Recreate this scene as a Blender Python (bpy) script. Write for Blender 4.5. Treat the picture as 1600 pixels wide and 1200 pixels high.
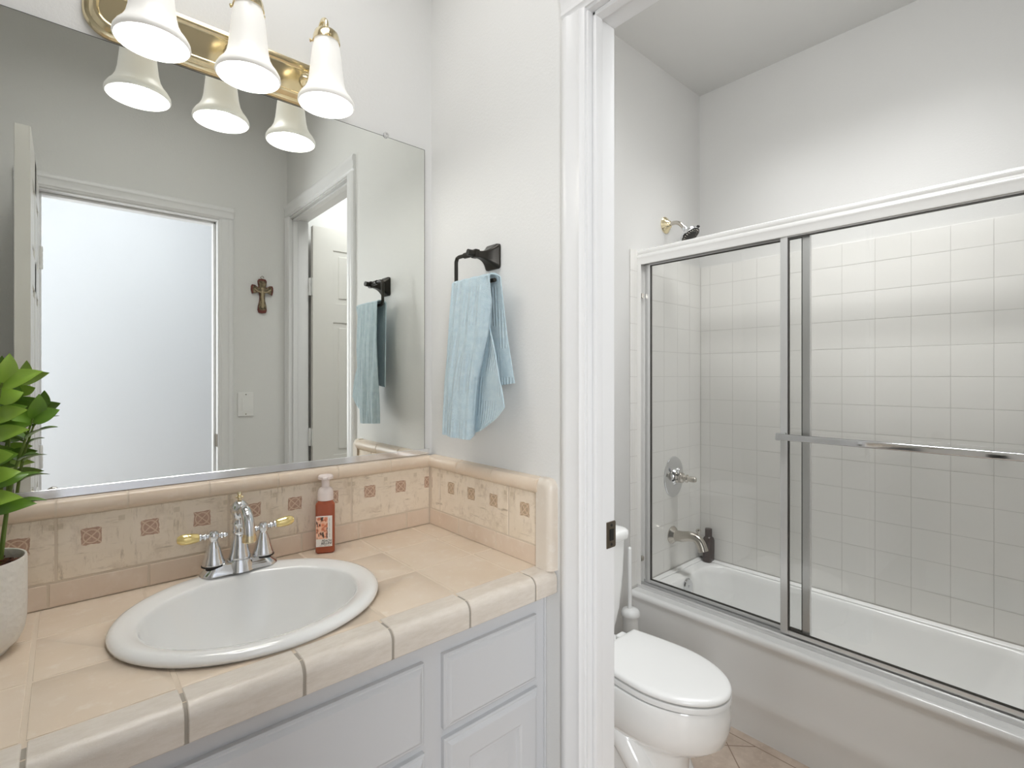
import bpy, bmesh, math, random
from mathutils import Vector, Matrix

for o in list(bpy.data.objects): bpy.data.objects.remove(o)
S = bpy.context.scene
COL = S.collection
PI = math.pi
rnd = random.Random(7)

# ------------------------------------------------------------ camera, world, exposure, large added fill lights
cam_d = bpy.data.cameras.new('camera'); cam = bpy.data.objects.new('camera', cam_d); COL.objects.link(cam)
cam.location = (-0.859, -1.352, 1.335)
cam.rotation_euler = (PI/2, 0, -math.radians(41.47))
cam_d.sensor_width = 36; cam_d.lens = 36*791/1600; cam_d.shift_y = -12/1600; cam_d.clip_start = 0.01
S.camera = cam
w = bpy.data.worlds.new('world'); S.world = w; w.use_nodes = True
w.node_tree.nodes['Background'].inputs[0].default_value = (0.75, 0.82, 0.9, 1)
w.node_tree.nodes['Background'].inputs[1].default_value = 0.3
S.view_settings.view_transform = 'Standard'; S.view_settings.look = 'None'
S.view_settings.gamma = 1; S.view_settings.use_curve_mapping = False
S.view_settings.exposure = 0.13

def area(name, loc, rot, sx, sy, watt, col, spread=180):
    d = bpy.data.lights.new(name, 'AREA'); d.shape = 'RECTANGLE'; d.size = sx; d.size_y = sy
    d.energy = watt; d.color = col; d.spread = math.radians(spread)
    o = bpy.data.objects.new(name, d); COL.objects.link(o); o.location = loc; o.rotation_euler = rot
    return o
area('added_bath_fill', (-0.62, -0.45, 2.80), (0, 0, 0), 0.6, 0.4, 5.4, (1.0, 0.992, 0.985), 158)  # unseen lamp, added to brighten the counter and vanity walls
area('added_toilet_room_top_fill', (0.32, -0.80, 2.80), (0, 0, 0), 0.30, 0.40, 4.5, (0.965, 0.982, 1.0), 150)  # unseen lamp added overhead to brighten the toilet room
area('added_toilet_room_front_fill', (0.125, -0.92, 2.44), (0, -math.radians(58), 0), 0.14, 0.5, 5.4, (0.975, 0.985, 1.0), 165)  # added unseen fill that lights apron and tile from the front
area('added_shower_fill', (1.30, -0.72, 2.80), (0, 0, 0), 0.30, 0.9, 5.6, (0.98, 0.99, 1.0), 72)  # added unseen fill for the tub interior behind the glass
area('added_hall_cool_fill', (-1.95, -2.66, 1.55), (PI/2, 0, 0), 1.3, 1.5, 76, (0.95, 0.975, 1.0))  # added cool fill through the hall doorway; its window is added too
area('added_hall_top_fill', (-0.55, -1.95, 2.80), (0, 0, 0), 0.5, 0.5, 10, (0.95, 0.975, 1.0))  # unseen lamp added to lift the hall wall shown in the mirror

# ------------------------------------------------------------ materials
def lin(c):
    f = lambda v: v/12.92 if v <= 0.04045 else ((v+0.055)/1.055)**2.4
    return (f(c[0]/255), f(c[1]/255), f(c[2]/255), 1)
class NT:
    """small node tree writer"""
    def __init__(s, name):
        s.m = bpy.data.materials.new(name); s.m.use_nodes = True; s.t = s.m.node_tree
        s.bsdf = s.t.nodes['Principled BSDF']; s.out = s.t.nodes['Material Output']
    def n(s, typ, **kw):
        nd = s.t.nodes.new(typ)
        for k, v in kw.items(): setattr(nd, k, v)
        return nd
    def l(s, a, b): s.t.links.new(a, b)
    def put(s, sock, v):
        if isinstance(v, bpy.types.NodeSocket): s.l(v, sock)
        else: sock.default_value = v
    def math(s, op, a, b=0.0, c=0.0):
        nd = s.n('ShaderNodeMath', operation=op)
        for i, v in enumerate((a, b, c)): s.put(nd.inputs[i], v)
        return nd.outputs[0]
    def mix(s, fac, a, b):
        nd = s.n('ShaderNodeMix', data_type='RGBA')
        s.put(nd.inputs['Factor'], fac); s.put(nd.inputs[6], a); s.put(nd.inputs[7], b)
        return nd.outputs[2]
    def noise(s, vec, scale, detail=3.0, rough=0.55):
        nd = s.n('ShaderNodeTexNoise'); nd.inputs['Scale'].default_value = scale
        nd.inputs['Detail'].default_value = detail; nd.inputs['Roughness'].default_value = rough
        if vec is not None: s.l(vec, nd.inputs['Vector'])
        return nd.outputs['Fac']
    def ramp(s, fac, a, b):
        nd = s.n('ShaderNodeMapRange'); s.l(fac, nd.inputs[0])
        nd.inputs[1].default_value = a; nd.inputs[2].default_value = b
        return nd.outputs[0]
    def pos(s): return s.n('ShaderNodeNewGeometry').outputs['Position']
    def uv(s): return s.n('ShaderNodeUVMap').outputs[0]
    def mapping(s, vec, scale=(1,1,1), rot=(0,0,0)):
        nd = s.n('ShaderNodeMapping'); s.l(vec, nd.inputs[0])
        nd.inputs['Scale'].default_value = scale; nd.inputs['Rotation'].default_value = rot
        return nd.outputs[0]
    def sep(s, vec):
        nd = s.n('ShaderNodeSeparateXYZ'); s.l(vec, nd.inputs[0]); return nd.outputs
    def bump(s, h, strength, dist=0.002):
        nd = s.n('ShaderNodeBump'); nd.inputs['Strength'].default_value = strength
        nd.inputs['Distance'].default_value = dist; s.l(h, nd.inputs['Height'])
        s.l(nd.outputs[0], s.bsdf.inputs['Normal'])
    def set(s, **kw):
        names = dict(col='Base Color', rough='Roughness', metal='Metallic', spec='Specular IOR Level', trans='Transmission Weight',
                     ior='IOR', coat='Coat Weight', coat_r='Coat Roughness', emit='Emission Color', es='Emission Strength',
                     sss='Subsurface Weight', sheen='Sheen Weight', alpha='Alpha')
        for k, v in kw.items(): s.put(s.bsdf.inputs[names[k]], v)
        return s
def plain(name, col, rough=0.5, **kw):
    t = NT(name); t.set(col=lin(col), rough=rough, **kw); return t.m
def painted(name, col, rough, bscale, bstr, bdist=0.001):
    t = NT(name); p = t.pos(); n = t.noise(p, 3.0, 2)
    a = lin(col); b = lin(tuple(c*0.985 for c in col))
    t.set(col=t.mix(n, a, b), rough=rough); t.bump(t.noise(p, bscale, 3, 0.6), bstr, bdist); return t.m

M = {}
M['wall'] = painted('wall paint', (230, 230, 228), 0.55, 140, 0.35, 0.0015)
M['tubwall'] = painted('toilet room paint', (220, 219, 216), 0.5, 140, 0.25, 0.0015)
M['ceil'] = painted('ceiling paint', (230, 227, 220), 0.7, 120, 0.25, 0.0015)
M['hall'] = painted('hall paint', (206, 208, 212), 0.6, 140, 0.2)
M['trim'] = painted('trim gloss paint', (236, 236, 236), 0.28, 25, 0.06)
M['door'] = painted('door paint', (228, 226, 220), 0.35, 25, 0.06)
M['cab'] = painted('cabinet paint', (212, 213, 215), 0.35, 30, 0.08)
M['porc'] = plain('porcelain', (244, 244, 242), 0.08, coat=0.5, coat_r=0.03)
M['plas'] = plain('white plastic', (236, 236, 234), 0.25)
M['tub'] = plain('tub enamel', (243, 243, 241), 0.16, coat=0.3, coat_r=0.05)
M['wtile'] = plain('white glazed tile', (230, 228, 223), 0.14)
M['wgrout'] = plain('white grout', (202, 199, 193), 0.7)
M['chrome'] = plain('chrome', (225, 226, 228), 0.06, metal=1)
M['nickel'] = plain('satin nickel', (196, 190, 180), 0.22, metal=1)
M['brass'] = plain('polished brass', (234, 220, 184), 0.16, metal=1)
M['alum'] = plain('bright aluminium', (228, 228, 227), 0.25, metal=0.6)
M['chan'] = plain('polished channel', (232, 233, 235), 0.1, metal=0.9)
M['header'] = plain('white anodised aluminium', (232, 231, 228), 0.22, metal=0.15)
M['gasket'] = plain('dark vinyl gasket', (62, 60, 55), 0.5)
M['bronze'] = plain('dark bronze', (52, 49, 44), 0.32, metal=0.6)
M['strike'] = plain('aged strike plate', (120, 110, 96), 0.3, metal=0.9)
M['mirror'] = plain('silvered glass', (234, 236, 232), 0.0, metal=1)
M['medge'] = plain('mirror edge', (70, 74, 70), 0.4)
M['black'] = plain('black rubber', (25, 24, 22), 0.5)
M['brown'] = plain('dark brown bottle', (46, 24, 16), 0.2)
M['soil'] = None
# frosted lamp glass
t = NT('frosted lamp glass'); n = t.noise(t.pos(), 18, 4)
t.set(col=lin((248, 247, 243)), rough=0.35, emit=t.mix(n, (1, 0.965, 0.90, 1), (0.93, 0.92, 0.89, 1)), es=0.17)
M['shade'] = t.m
t = NT('lamp bulb'); t.set(col=(1, 1, 1, 1), emit=(1, 0.93, 0.82, 1), es=3.0); M['bulb'] = t.m
# clear pane: real slab, fresnel reflection over tinted transparency with a trace of haze
t = NT('shower glass'); nd = t.n('ShaderNodeBsdfTransparent'); nd.inputs[0].default_value = (0.985, 0.987, 0.983, 1)
g = t.n('ShaderNodeBsdfGlossy'); g.inputs['Roughness'].default_value = 0.01
df = t.n('ShaderNodeBsdfDiffuse'); df.inputs[0].default_value = (0.8, 0.8, 0.78, 1)
m1 = t.n('ShaderNodeMixShader'); m1.inputs[0].default_value = 0.015; t.l(nd.outputs[0], m1.inputs[1]); t.l(df.outputs[0], m1.inputs[2])
fr = t.n('ShaderNodeFresnel'); fr.inputs[0].default_value = 1.5
m2 = t.n('ShaderNodeMixShader'); t.l(fr.outputs[0], m2.inputs[0]); t.l(m1.outputs[0], m2.inputs[1]); t.l(g.outputs[0], m2.inputs[2])
t.l(m2.outputs[0], t.out.inputs[0]); M['glass'] = t.m
# beige glazed counter tile
def stone(name, c1, c2, c3, rough, stretch=(1, 1, 1), coat=0.0):
    t = NT(name); p = t.mapping(t.pos(), stretch)
    a = t.mix(t.ramp(t.noise(p, 7, 4), 0.35, 0.68), lin(c1), lin(c2))
    b = t.mix(t.ramp(t.noise(p, 34, 5, 0.65), 0.55, 0.8), a, lin(c3))
    t.set(col=b, rough=rough, coat=coat, coat_r=0.12); t.bump(t.noise(p, 60, 4), 0.18, 0.0012); return t.m
M['ctile'] = stone('beige counter tile', (231, 215, 196), (225, 206, 183), (236, 224, 208), 0.25)
M['vtile'] = stone('counter edge tile', (226, 217, 206), (217, 207, 194), (232, 226, 217), 0.28, (6, 18, 22))
M['stile'] = stone('backsplash base tile', (229, 210, 190), (221, 199, 177), (235, 219, 202), 0.28)
M['ltile'] = stone('backsplash cap tile', (233, 216, 196), (226, 206, 184), (237, 224, 208), 0.25)
M['ptile'] = stone('end post tile', (226, 216, 203), (220, 208, 193), (232, 225, 215), 0.3)
M['grout'] = painted('sand grout', (222, 206, 186), 0.85, 300, 0.3)
M['vgrout'] = painted('grey grout', (166, 158, 146), 0.85, 300, 0.3)
# patterned decor tile: uv in metres, origin in the tile centre
def decor(name, sq1, sq2):
    t = NT(name); uvv = t.uv(); X, Y, Z = t.sep(uvv)[:3]; P = t.pos()
    strokes = t.noise(t.mapping(P, (130, 130, 22)), 1.0, 4, 0.7)
    cross = t.noise(t.mapping(P, (20, 20, 150)), 1.0, 3, 0.7)
    patch = t.noise(P, 22, 2)
    base = t.mix(t.ramp(t.noise(P, 9, 3), 0.3, 0.7), lin((242, 228, 209)), lin((233, 217, 195)))
    f1 = t.math('MULTIPLY', t.ramp(strokes, 0.56, 0.72), t.ramp(patch, 0.42, 0.6))
    f2 = t.math('MULTIPLY', t.ramp(cross, 0.56, 0.72), t.ramp(patch, 0.52, 0.38))
    f = t.math('MULTIPLY', t.math('MAXIMUM', f1, f2), 0.85)
    base = t.mix(t.math('MULTIPLY', t.ramp(t.noise(P, 30, 5, 0.7), 0.5, 0.68), 0.55), base, lin((205, 186, 162)))
    base = t.mix(f, base, lin((178, 158, 132)))
    pit = 0.097
    u = t.math('SUBTRACT', t.math('FLOORED_MODULO', t.math('ADD', X, pit*1.5), pit), pit/2)
    v = t.math('SUBTRACT', Y, 0.0165)
    au = t.math('ABSOLUTE', u); av = t.math('ABSOLUTE', v)
    wob = t.math('MULTIPLY', t.math('SUBTRACT', t.noise(P, 90, 2), 0.5), 0.006)
    mx = t.math('ADD', t.math('MAXIMUM', au, av), wob)
    inside = t.math('MULTIPLY', t.math('LESS_THAN', mx, 0.0165), t.math('LESS_THAN', t.math('ABSOLUTE', X), 0.125))
    halo = t.math('MULTIPLY', t.math('LESS_THAN', mx, 0.03), t.math('LESS_THAN', t.math('ABSOLUTE', X), 0.135))
    base = t.mix(t.math('MULTIPLY', halo, 0.3), base, lin((240, 225, 208)))
    dg = t.math('LESS_THAN', t.math('ABSOLUTE', t.math('SUBTRACT', au, av)), 0.0016)
    rr = t.math('SQRT', t.math('ADD', t.math('MULTIPLY', u, u), t.math('MULTIPLY', v, v)))
    ring = t.math('LESS_THAN', t.math('ABSOLUTE', t.math('SUBTRACT', rr, 0.013)), 0.0012)
    line = t.math('MAXIMUM', dg, ring)
    sq = t.mix(t.ramp(t.noise(P, 160, 3), 0.35, 0.65), lin(sq1), lin(sq2))
    sq = t.mix(t.math('MULTIPLY', line, 0.75), sq, lin((222, 196, 168)))
    c = t.mix(t.math('MULTIPLY', inside, 0.9), base, sq)
    # small olive accents on the upper edge
    u2 = t.math('SUBTRACT', t.math('FLOORED_MODULO', X, pit), pit/2)
    s2 = t.math('LESS_THAN', t.math('MAXIMUM', t.math('ABSOLUTE', u2), t.math('ABSOLUTE', t.math('SUBTRACT', Y, 0.045))), 0.0055)
    c = t.mix(t.math('MULTIPLY', s2, 0.28), c, lin((170, 150, 110)))
    t.set(col=c, rough=0.32); t.bump(t.noise(P, 120, 4), 0.25, 0.001); return t.m
M['decor'] = decor('decor tile rust', (192, 154, 132), (170, 132, 110))
M['decor2'] = decor('decor tile gold', (196, 166, 130), (162, 138, 114))
# floor tile: diagonal squares with a straight border along the tub
t = NT('floor tile'); P = t.pos(); X, Y, Z = t.sep(P)[:3]
a = t.math('MULTIPLY', t.math('ADD', X, Y), 0.7071); b = t.math('MULTIPLY', t.math('SUBTRACT', X, Y), 0.7071)
def grid(v, off, pitch, wd):
    k = t.math('FLOORED_MODULO', t.math('ADD', v, off), pitch)
    return t.math('LESS_THAN', k, wd)
gl = t.math('MAXIMUM', grid(a, 0.30, 0.305, 0.004), grid(b, 0.305-1.0136+0.61, 0.305, 0.004))
gl = t.math('MULTIPLY', gl, t.math('LESS_THAN', X, 1.006))
gl = t.math('MAXIMUM', gl, t.math('LESS_THAN', t.math('ABSOLUTE', t.math('SUBTRACT', X, 1.008)), 0.002))
st = t.mix(t.ramp(t.noise(P, 14, 5, 0.62), 0.38, 0.68), lin((213, 196, 180)), lin((192, 173, 156)))
st = t.mix(t.ramp(t.noise(P, 46, 4, 0.7), 0.6, 0.75), st, lin((226, 212, 196)))
t.set(col=t.mix(gl, st, lin((150, 128, 108))), rough=0.38); M['floor'] = t.m
# towel terry
t = NT('terry cloth'); U = t.uv(); X, Y, Z = t.sep(U)[:3]
rib = t.math('SINE', t.math('MULTIPLY', X, 2*PI/0.011))
blk = t.math('GREATER_THAN', t.math('SINE', t.math('ADD', t.math('MULTIPLY', Y, 2*PI/0.17), t.math('MULTIPLY', t.math('FLOOR', t.math('MULTIPLY', X, 14.0)), 2.2))), -0.25)
hh = t.math('ADD', t.math('MULTIPLY', t.math('MULTIPLY', rib, blk), 0.55), t.math('MULTIPLY', t.noise(U, 520, 2), 1.3))
t.set(col=t.mix(t.ramp(t.noise(U, 60, 3), 0.3, 0.7), lin((208, 227, 234)), lin((192, 215, 225))), rough=0.95, sheen=0.25)
t.bump(hh, 0.8, 0.0026); M['towel'] = t.m
# plant, soil, pot
t = NT('leaf'); n = t.noise(t.pos(), 25, 2)
t.set(col=t.mix(n, lin((74, 118, 34)), lin((120, 158, 52))), rough=0.3); M['leaf'] = t.m
t = NT('young leaf'); n = t.noise(t.pos(), 25, 2)
t.set(col=t.mix(n, lin((136, 176, 58)), lin((164, 196, 84))), rough=0.3); M['leaf2'] = t.m
M['stem'] = plain('plant stem', (108, 130, 52), 0.45)
t = NT('potting bark'); n = t.noise(t.pos(), 120, 4)
t.set(col=t.mix(t.ramp(n, 0.35, 0.65), lin((52, 28, 18)), lin((120, 72, 46))), rough=0.95); t.bump(n, 1.0, 0.006); M['soil'] = t.m
t = NT('textured white pot'); p = t.pos(); v = t.n('ShaderNodeTexVoronoi'); v.inputs['Scale'].default_value = 95; t.l(p, v.inputs['Vector'])
t.set(col=lin((232, 226, 216)), rough=0.5); t.bump(t.math('ADD', v.outputs['Distance'], t.noise(p, 60, 3)), 0.45, 0.0025); M['pot'] = t.m
# soap
t = NT('peach soap'); t.set(col=lin((184, 92, 60)), rough=0.12, trans=0.25, ior=1.35, coat=0.6); M['soap'] = t.m
M['pump'] = plain('pale pink pump', (240, 226, 220), 0.35)
M['label'] = plain('label paper', (240, 234, 226), 0.5)
M['ink'] = plain('label ink', (52, 46, 44), 0.6)
t = NT('peach artwork'); U = t.uv(); v = t.n('ShaderNodeTexVoronoi', feature='F1'); v.inputs['Scale'].default_value = 85; t.l(U, v.inputs['Vector'])
n1 = t.noise(t.mapping(U, (150, 60, 1), (0, 0, 0.7)), 1.0, 3)
c = t.mix(t.ramp(v.outputs['Distance'], 0.1, 0.6), lin((232, 128, 84)), lin((246, 196, 164)))
c = t.mix(t.ramp(t.noise(U, 110, 1), 0.5, 0.6), c, lin((212, 122, 88)))
c = t.mix(t.ramp(n1, 0.54, 0.6), c, lin((70, 52, 40)))
t.set(col=c, rough=0.5); M['art'] = t.m
t = NT('honey acrylic'); t.set(col=lin((240, 217, 146)), rough=0.06, metal=0.6, coat=0.8); M['honey'] = t.m
t = NT('clear plastic'); t.set(col=(0.95, 0.95, 0.95, 1), rough=0.15, trans=0.85, ior=1.4); M['clear'] = t.m
# carved cross
t = NT('carved bronze relief'); n = t.noise(t.pos(), 75, 4); t.set(col=t.mix(t.ramp(n, 0.35, 0.65), lin((66, 58, 44)), lin((150, 134, 104))), rough=0.4, metal=0.4)
t.bump(n, 0.6, 0.003); M['relief'] = t.m
M['rust'] = plain('rust red rim', (104, 44, 34), 0.5)

# ------------------------------------------------------------ geometry helpers
def new(): return bmesh.new()
def addv(bm, pts): return [bm.verts.new(p) for p in pts]
def face(bm, vs, mi=0):
    try:
        f = bm.faces.new(vs); f.material_index = mi; return f
    except ValueError: return None
def box(bm, x0, x1, y0, y1, z0, z1, bev=0.0, seg=2, mi=0, mat=None):
    x0, x1 = min(x0, x1), max(x0, x1); y0, y1 = min(y0, y1), max(y0, y1); z0, z1 = min(z0, z1), max(z0, z1)
    b = bmesh.new()
    v = addv(b, [(x0,y0,z0),(x1,y0,z0),(x1,y1,z0),(x0,y1,z0),(x0,y0,z1),(x1,y0,z1),(x1,y1,z1),(x0,y1,z1)])
    for q in ((3,2,1,0),(4,5,6,7),(0,1,5,4),(1,2,6,5),(2,3,7,6),(3,0,4,7)): face(b, [v[i] for i in q], mi)
    if bev > 0:
        bmesh.ops.bevel(b, geom=list(b.edges), offset=min(bev, 0.49*min(x1-x0, y1-y0, z1-z0)), segments=seg, profile=0.5, affect='EDGES', material=-1)
    merge(bm, b, mat)
def merge(bm, b, mat=None):
    if mat is not None: bmesh.ops.transform(b, matrix=mat, verts=b.verts)
    me = bpy.data.meshes.new('tmp'); b.to_mesh(me); b.free(); bm.from_mesh(me); bpy.data.meshes.remove(me)
def loft(bm, rings, cap=True, mi=0, closed=True):
    R = [addv(bm, r) for r in rings]
    for a, b in zip(R, R[1:]):
        n = len(a)
        for i in range(n if closed else n-1):
            j = (i+1) % n
            face(bm, (a[i], a[j], b[j], b[i]), mi)
    if cap and closed:
        face(bm, R[0][::-1], mi); face(bm, R[-1], mi)
    return R
def lathe(bm, prof, mat=None, seg=28, mi=0, cap=True, sx=1.0, sy=1.0):
    b = bmesh.new()
    rings = [[(sx*r*math.cos(2*PI*i/seg), sy*r*math.sin(2*PI*i/seg), z) for i in range(seg)] for r, z in prof]
    loft(b, rings, cap, mi); bmesh.ops.remove_doubles(b, verts=b.verts, dist=1e-6)
    bmesh.ops.recalc_face_normals(b, faces=b.faces); merge(bm, b, mat)
def smoothpath(pts, n=6):
    P = [Vector(p) for p in pts]; out = []
    for i in range(len(P)-1):
        p0 = P[max(i-1, 0)]; p1 = P[i]; p2 = P[i+1]; p3 = P[min(i+2, len(P)-1)]
        for k in range(n):
            s = k/n
            out.append(0.5*((2*p1)+(p2-p0)*s+(2*p0-5*p1+4*p2-p3)*s*s+(-p0+3*p1-3*p2+p3)*s**3))
    out.append(P[-1]); return out
def tube(bm, pts, r, seg=12, mi=0, flat=1.0):
    P = [Vector(p) for p in pts]; rings = []; up = Vector((0, 0, 1))
    prev = None
    for i, p in enumerate(P):
        d = (P[min(i+1, len(P)-1)]-P[max(i-1, 0)]).normalized()
        if prev is None:
            ref = up if abs(d.dot(up)) < 0.95 else Vector((1, 0, 0)); u = d.cross(ref).normalized()
        else:
            u = (prev - d*prev.dot(d)).normalized()
        prev = u; v = d.cross(u)
        rr = r[i] if isinstance(r, (list, tuple)) else r
        rings.append([p+rr*(math.cos(2*PI*k/seg)*u+flat*math.sin(2*PI*k/seg)*v) for k in range(seg)])
    loft(bm, rings, True, mi)
def prism(bm, poly, axis, a0, a1, mi=0):
    """extrude a closed 2d outline along an axis: x -> (y,z), y -> (x,z), z -> (x,y)"""
    def P(p, a): return {'x': (a, p[0], p[1]), 'y': (p[0], a, p[1]), 'z': (p[0], p[1], a)}[axis]
    b = bmesh.new(); loft(b, [[P(p, a0) for p in poly], [P(p, a1) for p in poly]], True, mi)
    bmesh.ops.recalc_face_normals(b, faces=b.faces); merge(bm, b)
def rrect(x0, x1, y0, y1, r, n=6):
    out = []
    for cx, cy, a in ((x1-r, y1-r, 0), (x0+r, y1-r, PI/2), (x0+r, y0+r, PI), (x1-r, y0+r, 1.5*PI)):
        for k in range(n+1):
            t = a+PI/2*k/n; out.append((cx+r*math.cos(t), cy+r*math.sin(t)))
    return out
def sphere(bm, c, r, seg=16, sc=(1, 1, 1), mi=0):
    b = bmesh.new(); bmesh.ops.create_uvsphere(b, u_segments=seg, v_segments=seg//2+2, radius=r)
    for f in b.faces: f.material_index = mi
    merge(bm, b, Matrix.Translation(c) @ Matrix.Diagonal((*sc, 1)))
def along(d, loc):
    """matrix that sends +Z to direction d at loc"""
    return Matrix.Translation(loc) @ Vector(d).to_track_quat('Z', 'Y').to_matrix().to_4x4()
def obj(name, bm, mats, parent=None, smooth=35, recalc=False):
    if recalc: bmesh.ops.recalc_face_normals(bm, faces=bm.faces)
    me = bpy.data.meshes.new(name); bm.to_mesh(me); bm.free()
    if not isinstance(mats, (list, tuple)): mats = [mats]
    for m in mats: me.materials.append(m)
    if smooth:
        me.shade_smooth(); me.set_sharp_from_angle(angle=math.radians(smooth))
    o = bpy.data.objects.new(name, me); COL.objects.link(o)
    if smooth:
        wn = o.modifiers.new('weighted_normal', 'WEIGHTED_NORMAL'); wn.mode = 'FACE_AREA'; wn.weight = 50; wn.keep_sharp = True
    if parent is not None:
        root = Vector((0, 0, 0)); q = parent
        while q is not None: root += q.location; q = q.parent
        me.transform(Matrix.Translation(-root)); o.parent = parent
    return o
def thing(name, label, cat, loc, group=None):
    o = bpy.data.objects.new(name, None); COL.objects.link(o); o.location = loc; o.empty_display_size = 0.05
    return tag(o, label, cat, group)
def tag(o, label, cat, group=None):
    o['label'] = label; o['category'] = cat
    if group: o['group'] = group
    return o
def struct(name, bm, mats, label=None, cat=None, parent=None, smooth=35):
    o = obj(name, bm, mats, parent, smooth)
    if parent is None:
        o['kind'] = 'structure'
        if label: o['label'] = label
        if cat: o['category'] = cat
    return o
def copy_tree(o, parent=None):
    c = o.copy(); COL.objects.link(c)
    if parent is not None: c.parent = parent
    for ch in list(o.children): copy_tree(ch, c)
    return c

# ------------------------------------------------------------ room shell
H = 2.82; WX = -1.55; BY = -1.385; TX = 1.665; PX = 0.090
b = new(); box(b, -1.67, 1.82, -1.50, 0.12, -0.06, 0.0); struct('floor', b, M['floor'], 'beige stone tile floor laid diagonally beside the bathtub', 'floor')
b = new(); box(b, -1.67, PX, -1.50, 0.12, H, H+0.06); struct('ceiling', b, M['ceil'], 'white ceiling above the vanity', 'ceiling')
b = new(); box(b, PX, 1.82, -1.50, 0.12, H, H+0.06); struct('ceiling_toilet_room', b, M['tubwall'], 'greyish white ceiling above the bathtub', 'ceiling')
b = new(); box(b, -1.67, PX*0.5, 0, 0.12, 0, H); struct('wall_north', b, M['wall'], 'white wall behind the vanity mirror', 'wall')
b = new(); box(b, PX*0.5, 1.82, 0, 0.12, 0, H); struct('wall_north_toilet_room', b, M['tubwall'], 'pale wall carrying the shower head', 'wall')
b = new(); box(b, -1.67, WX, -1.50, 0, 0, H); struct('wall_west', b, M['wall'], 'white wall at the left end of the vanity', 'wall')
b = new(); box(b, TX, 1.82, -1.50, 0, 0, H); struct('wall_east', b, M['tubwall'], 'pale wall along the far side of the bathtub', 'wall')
JY0, JY1, JH = -0.633, -1.336, 2.137       # clear opening of the doorway to the toilet room
b = new()
box(b, 0, PX, JY0+0.016, 0, 0, H); box(b, 0, PX, BY, JY1-0.016, 0, H); box(b, 0, PX, JY1-0.016, JY0+0.016, JH+0.016, H)
struct('wall_partition', b, M['wall'], 'white wall between vanity and toilet room, with the towel ring', 'wall')
DX0, DX1, DH = -0.94, -0.315, 2.075        # clear opening of the doorway to the hall
b = new()
box(b, WX, DX0-0.016, -1.50, BY, 0, H); box(b, DX1+0.016, TX, -1.50, BY, 0, H); box(b, DX0-0.016, DX1+0.016, -1.50, BY, DH+0.016, H)
struct('wall_south', b, M['wall'], 'off white wall opposite the mirror, with the cross and the switch', 'wall')
# hall, with a window added in its long wall for the fill light
HY = -2.75
b = new(); box(b, -3.0, 1.2, HY-0.1, -1.50, -0.06, 0); struct('floor_hall', b, M['floor'], 'beige tile floor of the hall', 'floor')
b = new(); box(b, -3.0, 1.2, HY-0.1, -1.50, H, H+0.06); struct('ceiling_hall', b, M['hall'], 'white ceiling of the hall', 'ceiling')
b = new(); box(b, -1.25, 1.2, HY-0.1, HY, 0, H); box(b, -3.0, -2.65, HY-0.1, HY, 0, H); box(b, -2.65, -1.25, HY-0.1, HY, 0, 0.75); box(b, -2.65, -1.25, HY-0.1, HY, 2.35, H)
struct('wall_hall', b, M['hall'], 'bright white hall wall seen through the doorway in the mirror', 'wall')
b = new(); box(b, 1.1, 1.2, HY, -1.50, 0, H); struct('wall_hall_east', b, M['hall'], 'end wall of the hall', 'wall')
b = new(); box(b, -3.0, -2.9, HY, -1.50, 0, H); struct('wall_hall_west', b, M['hall'], 'end wall of the hall by the added window', 'wall')
b = new(); box(b, -3.0, -1.67, -1.50, -1.45, 0, H); struct('wall_hall_north', b, M['hall'], 'hall wall facing the added window', 'wall')
b = new()
for x0, x1, z0, z1 in ((-2.65, -2.60, 0.75, 2.35), (-1.30, -1.25, 0.75, 2.35), (-2.60, -1.30, 0.75, 0.80), (-2.60, -1.30, 2.30, 2.35)):
    box(b, x0, x1, HY-0.08, HY+0.02, z0, z1, 0.004)
struct('added_window_1', b, M['trim'], 'added white framed window around the hall fill light', 'window')  # unseen window, added as a setting for the hall fill

# ------------------------------------------------------------ door frames (casings, jambs, stops)
CAS = [(0, 0), (0, .010), (.006, .014), (.012, .0155), (.020, .0155), (.024, .0125), (.040, .0105), (.046, .012), (.050, .012), (.054, .0085), (.060, .007), (.060, 0)]  # outer edge -> inner edge, thickness
def casing_leg(bm, axis, wall, sgn, outer, dirn, z0, z1, width=0.06):
    k = width/0.06
    if axis == 'x':    # casing on a wall of constant x; runs across y
        prism(bm, [(wall+sgn*t, outer+dirn*u*k) for u, t in CAS], 'z', z0, z1)
    else:
        prism(bm, [(outer+dirn*u*k, wall+sgn*t) for u, t in CAS], 'z', z0, z1)
def casing_head(bm, axis, wall, sgn, a0, a1, ztop, width=0.06):
    k = width/0.06
    prism(bm, [(wall+sgn*t, ztop-u*k) for u, t in CAS], 'y' if axis == 'x' else 'x', a0, a1)
# trim_1: doorway to the toilet room
b = new()
box(b, -0.002, PX+0.002, JY0, JY0+0.018, 0, JH, 0.0015); box(b, -0.002, PX+0.002, JY1-0.018, JY1, 0, JH, 0.0015)
box(b, -0.002, PX+0.002, JY1-0.018, JY0+0.018, JH, JH+0.018, 0.0015)
for y0, y1 in ((JY0-0.011, JY0), (JY1, JY1+0.011)): box(b, 0.012, 0.036, y0, y1, 0, JH, 0.003)
box(b, 0.012, 0.036, JY1, JY0, JH-0.011, JH, 0.003)
casing_leg(b, 'x', 0, -1, JY0+0.006+0.066, -1, 0, JH+0.006, 0.066)
casing_leg(b, 'x', 0, -1, BY+0.003, 1, 0, JH+0.006, 0.052)
casing_head(b, 'x', 0, -1, BY+0.003, JY0+0.072, JH+0.006+0.066, 0.066)
casing_leg(b, 'x', PX, 1, JY0+0.077, -1, 0, JH+0.006, 0.066)
casing_head(b, 'x', PX, 1, BY+0.003, JY0+0.077, JH+0.077, 0.066)
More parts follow.
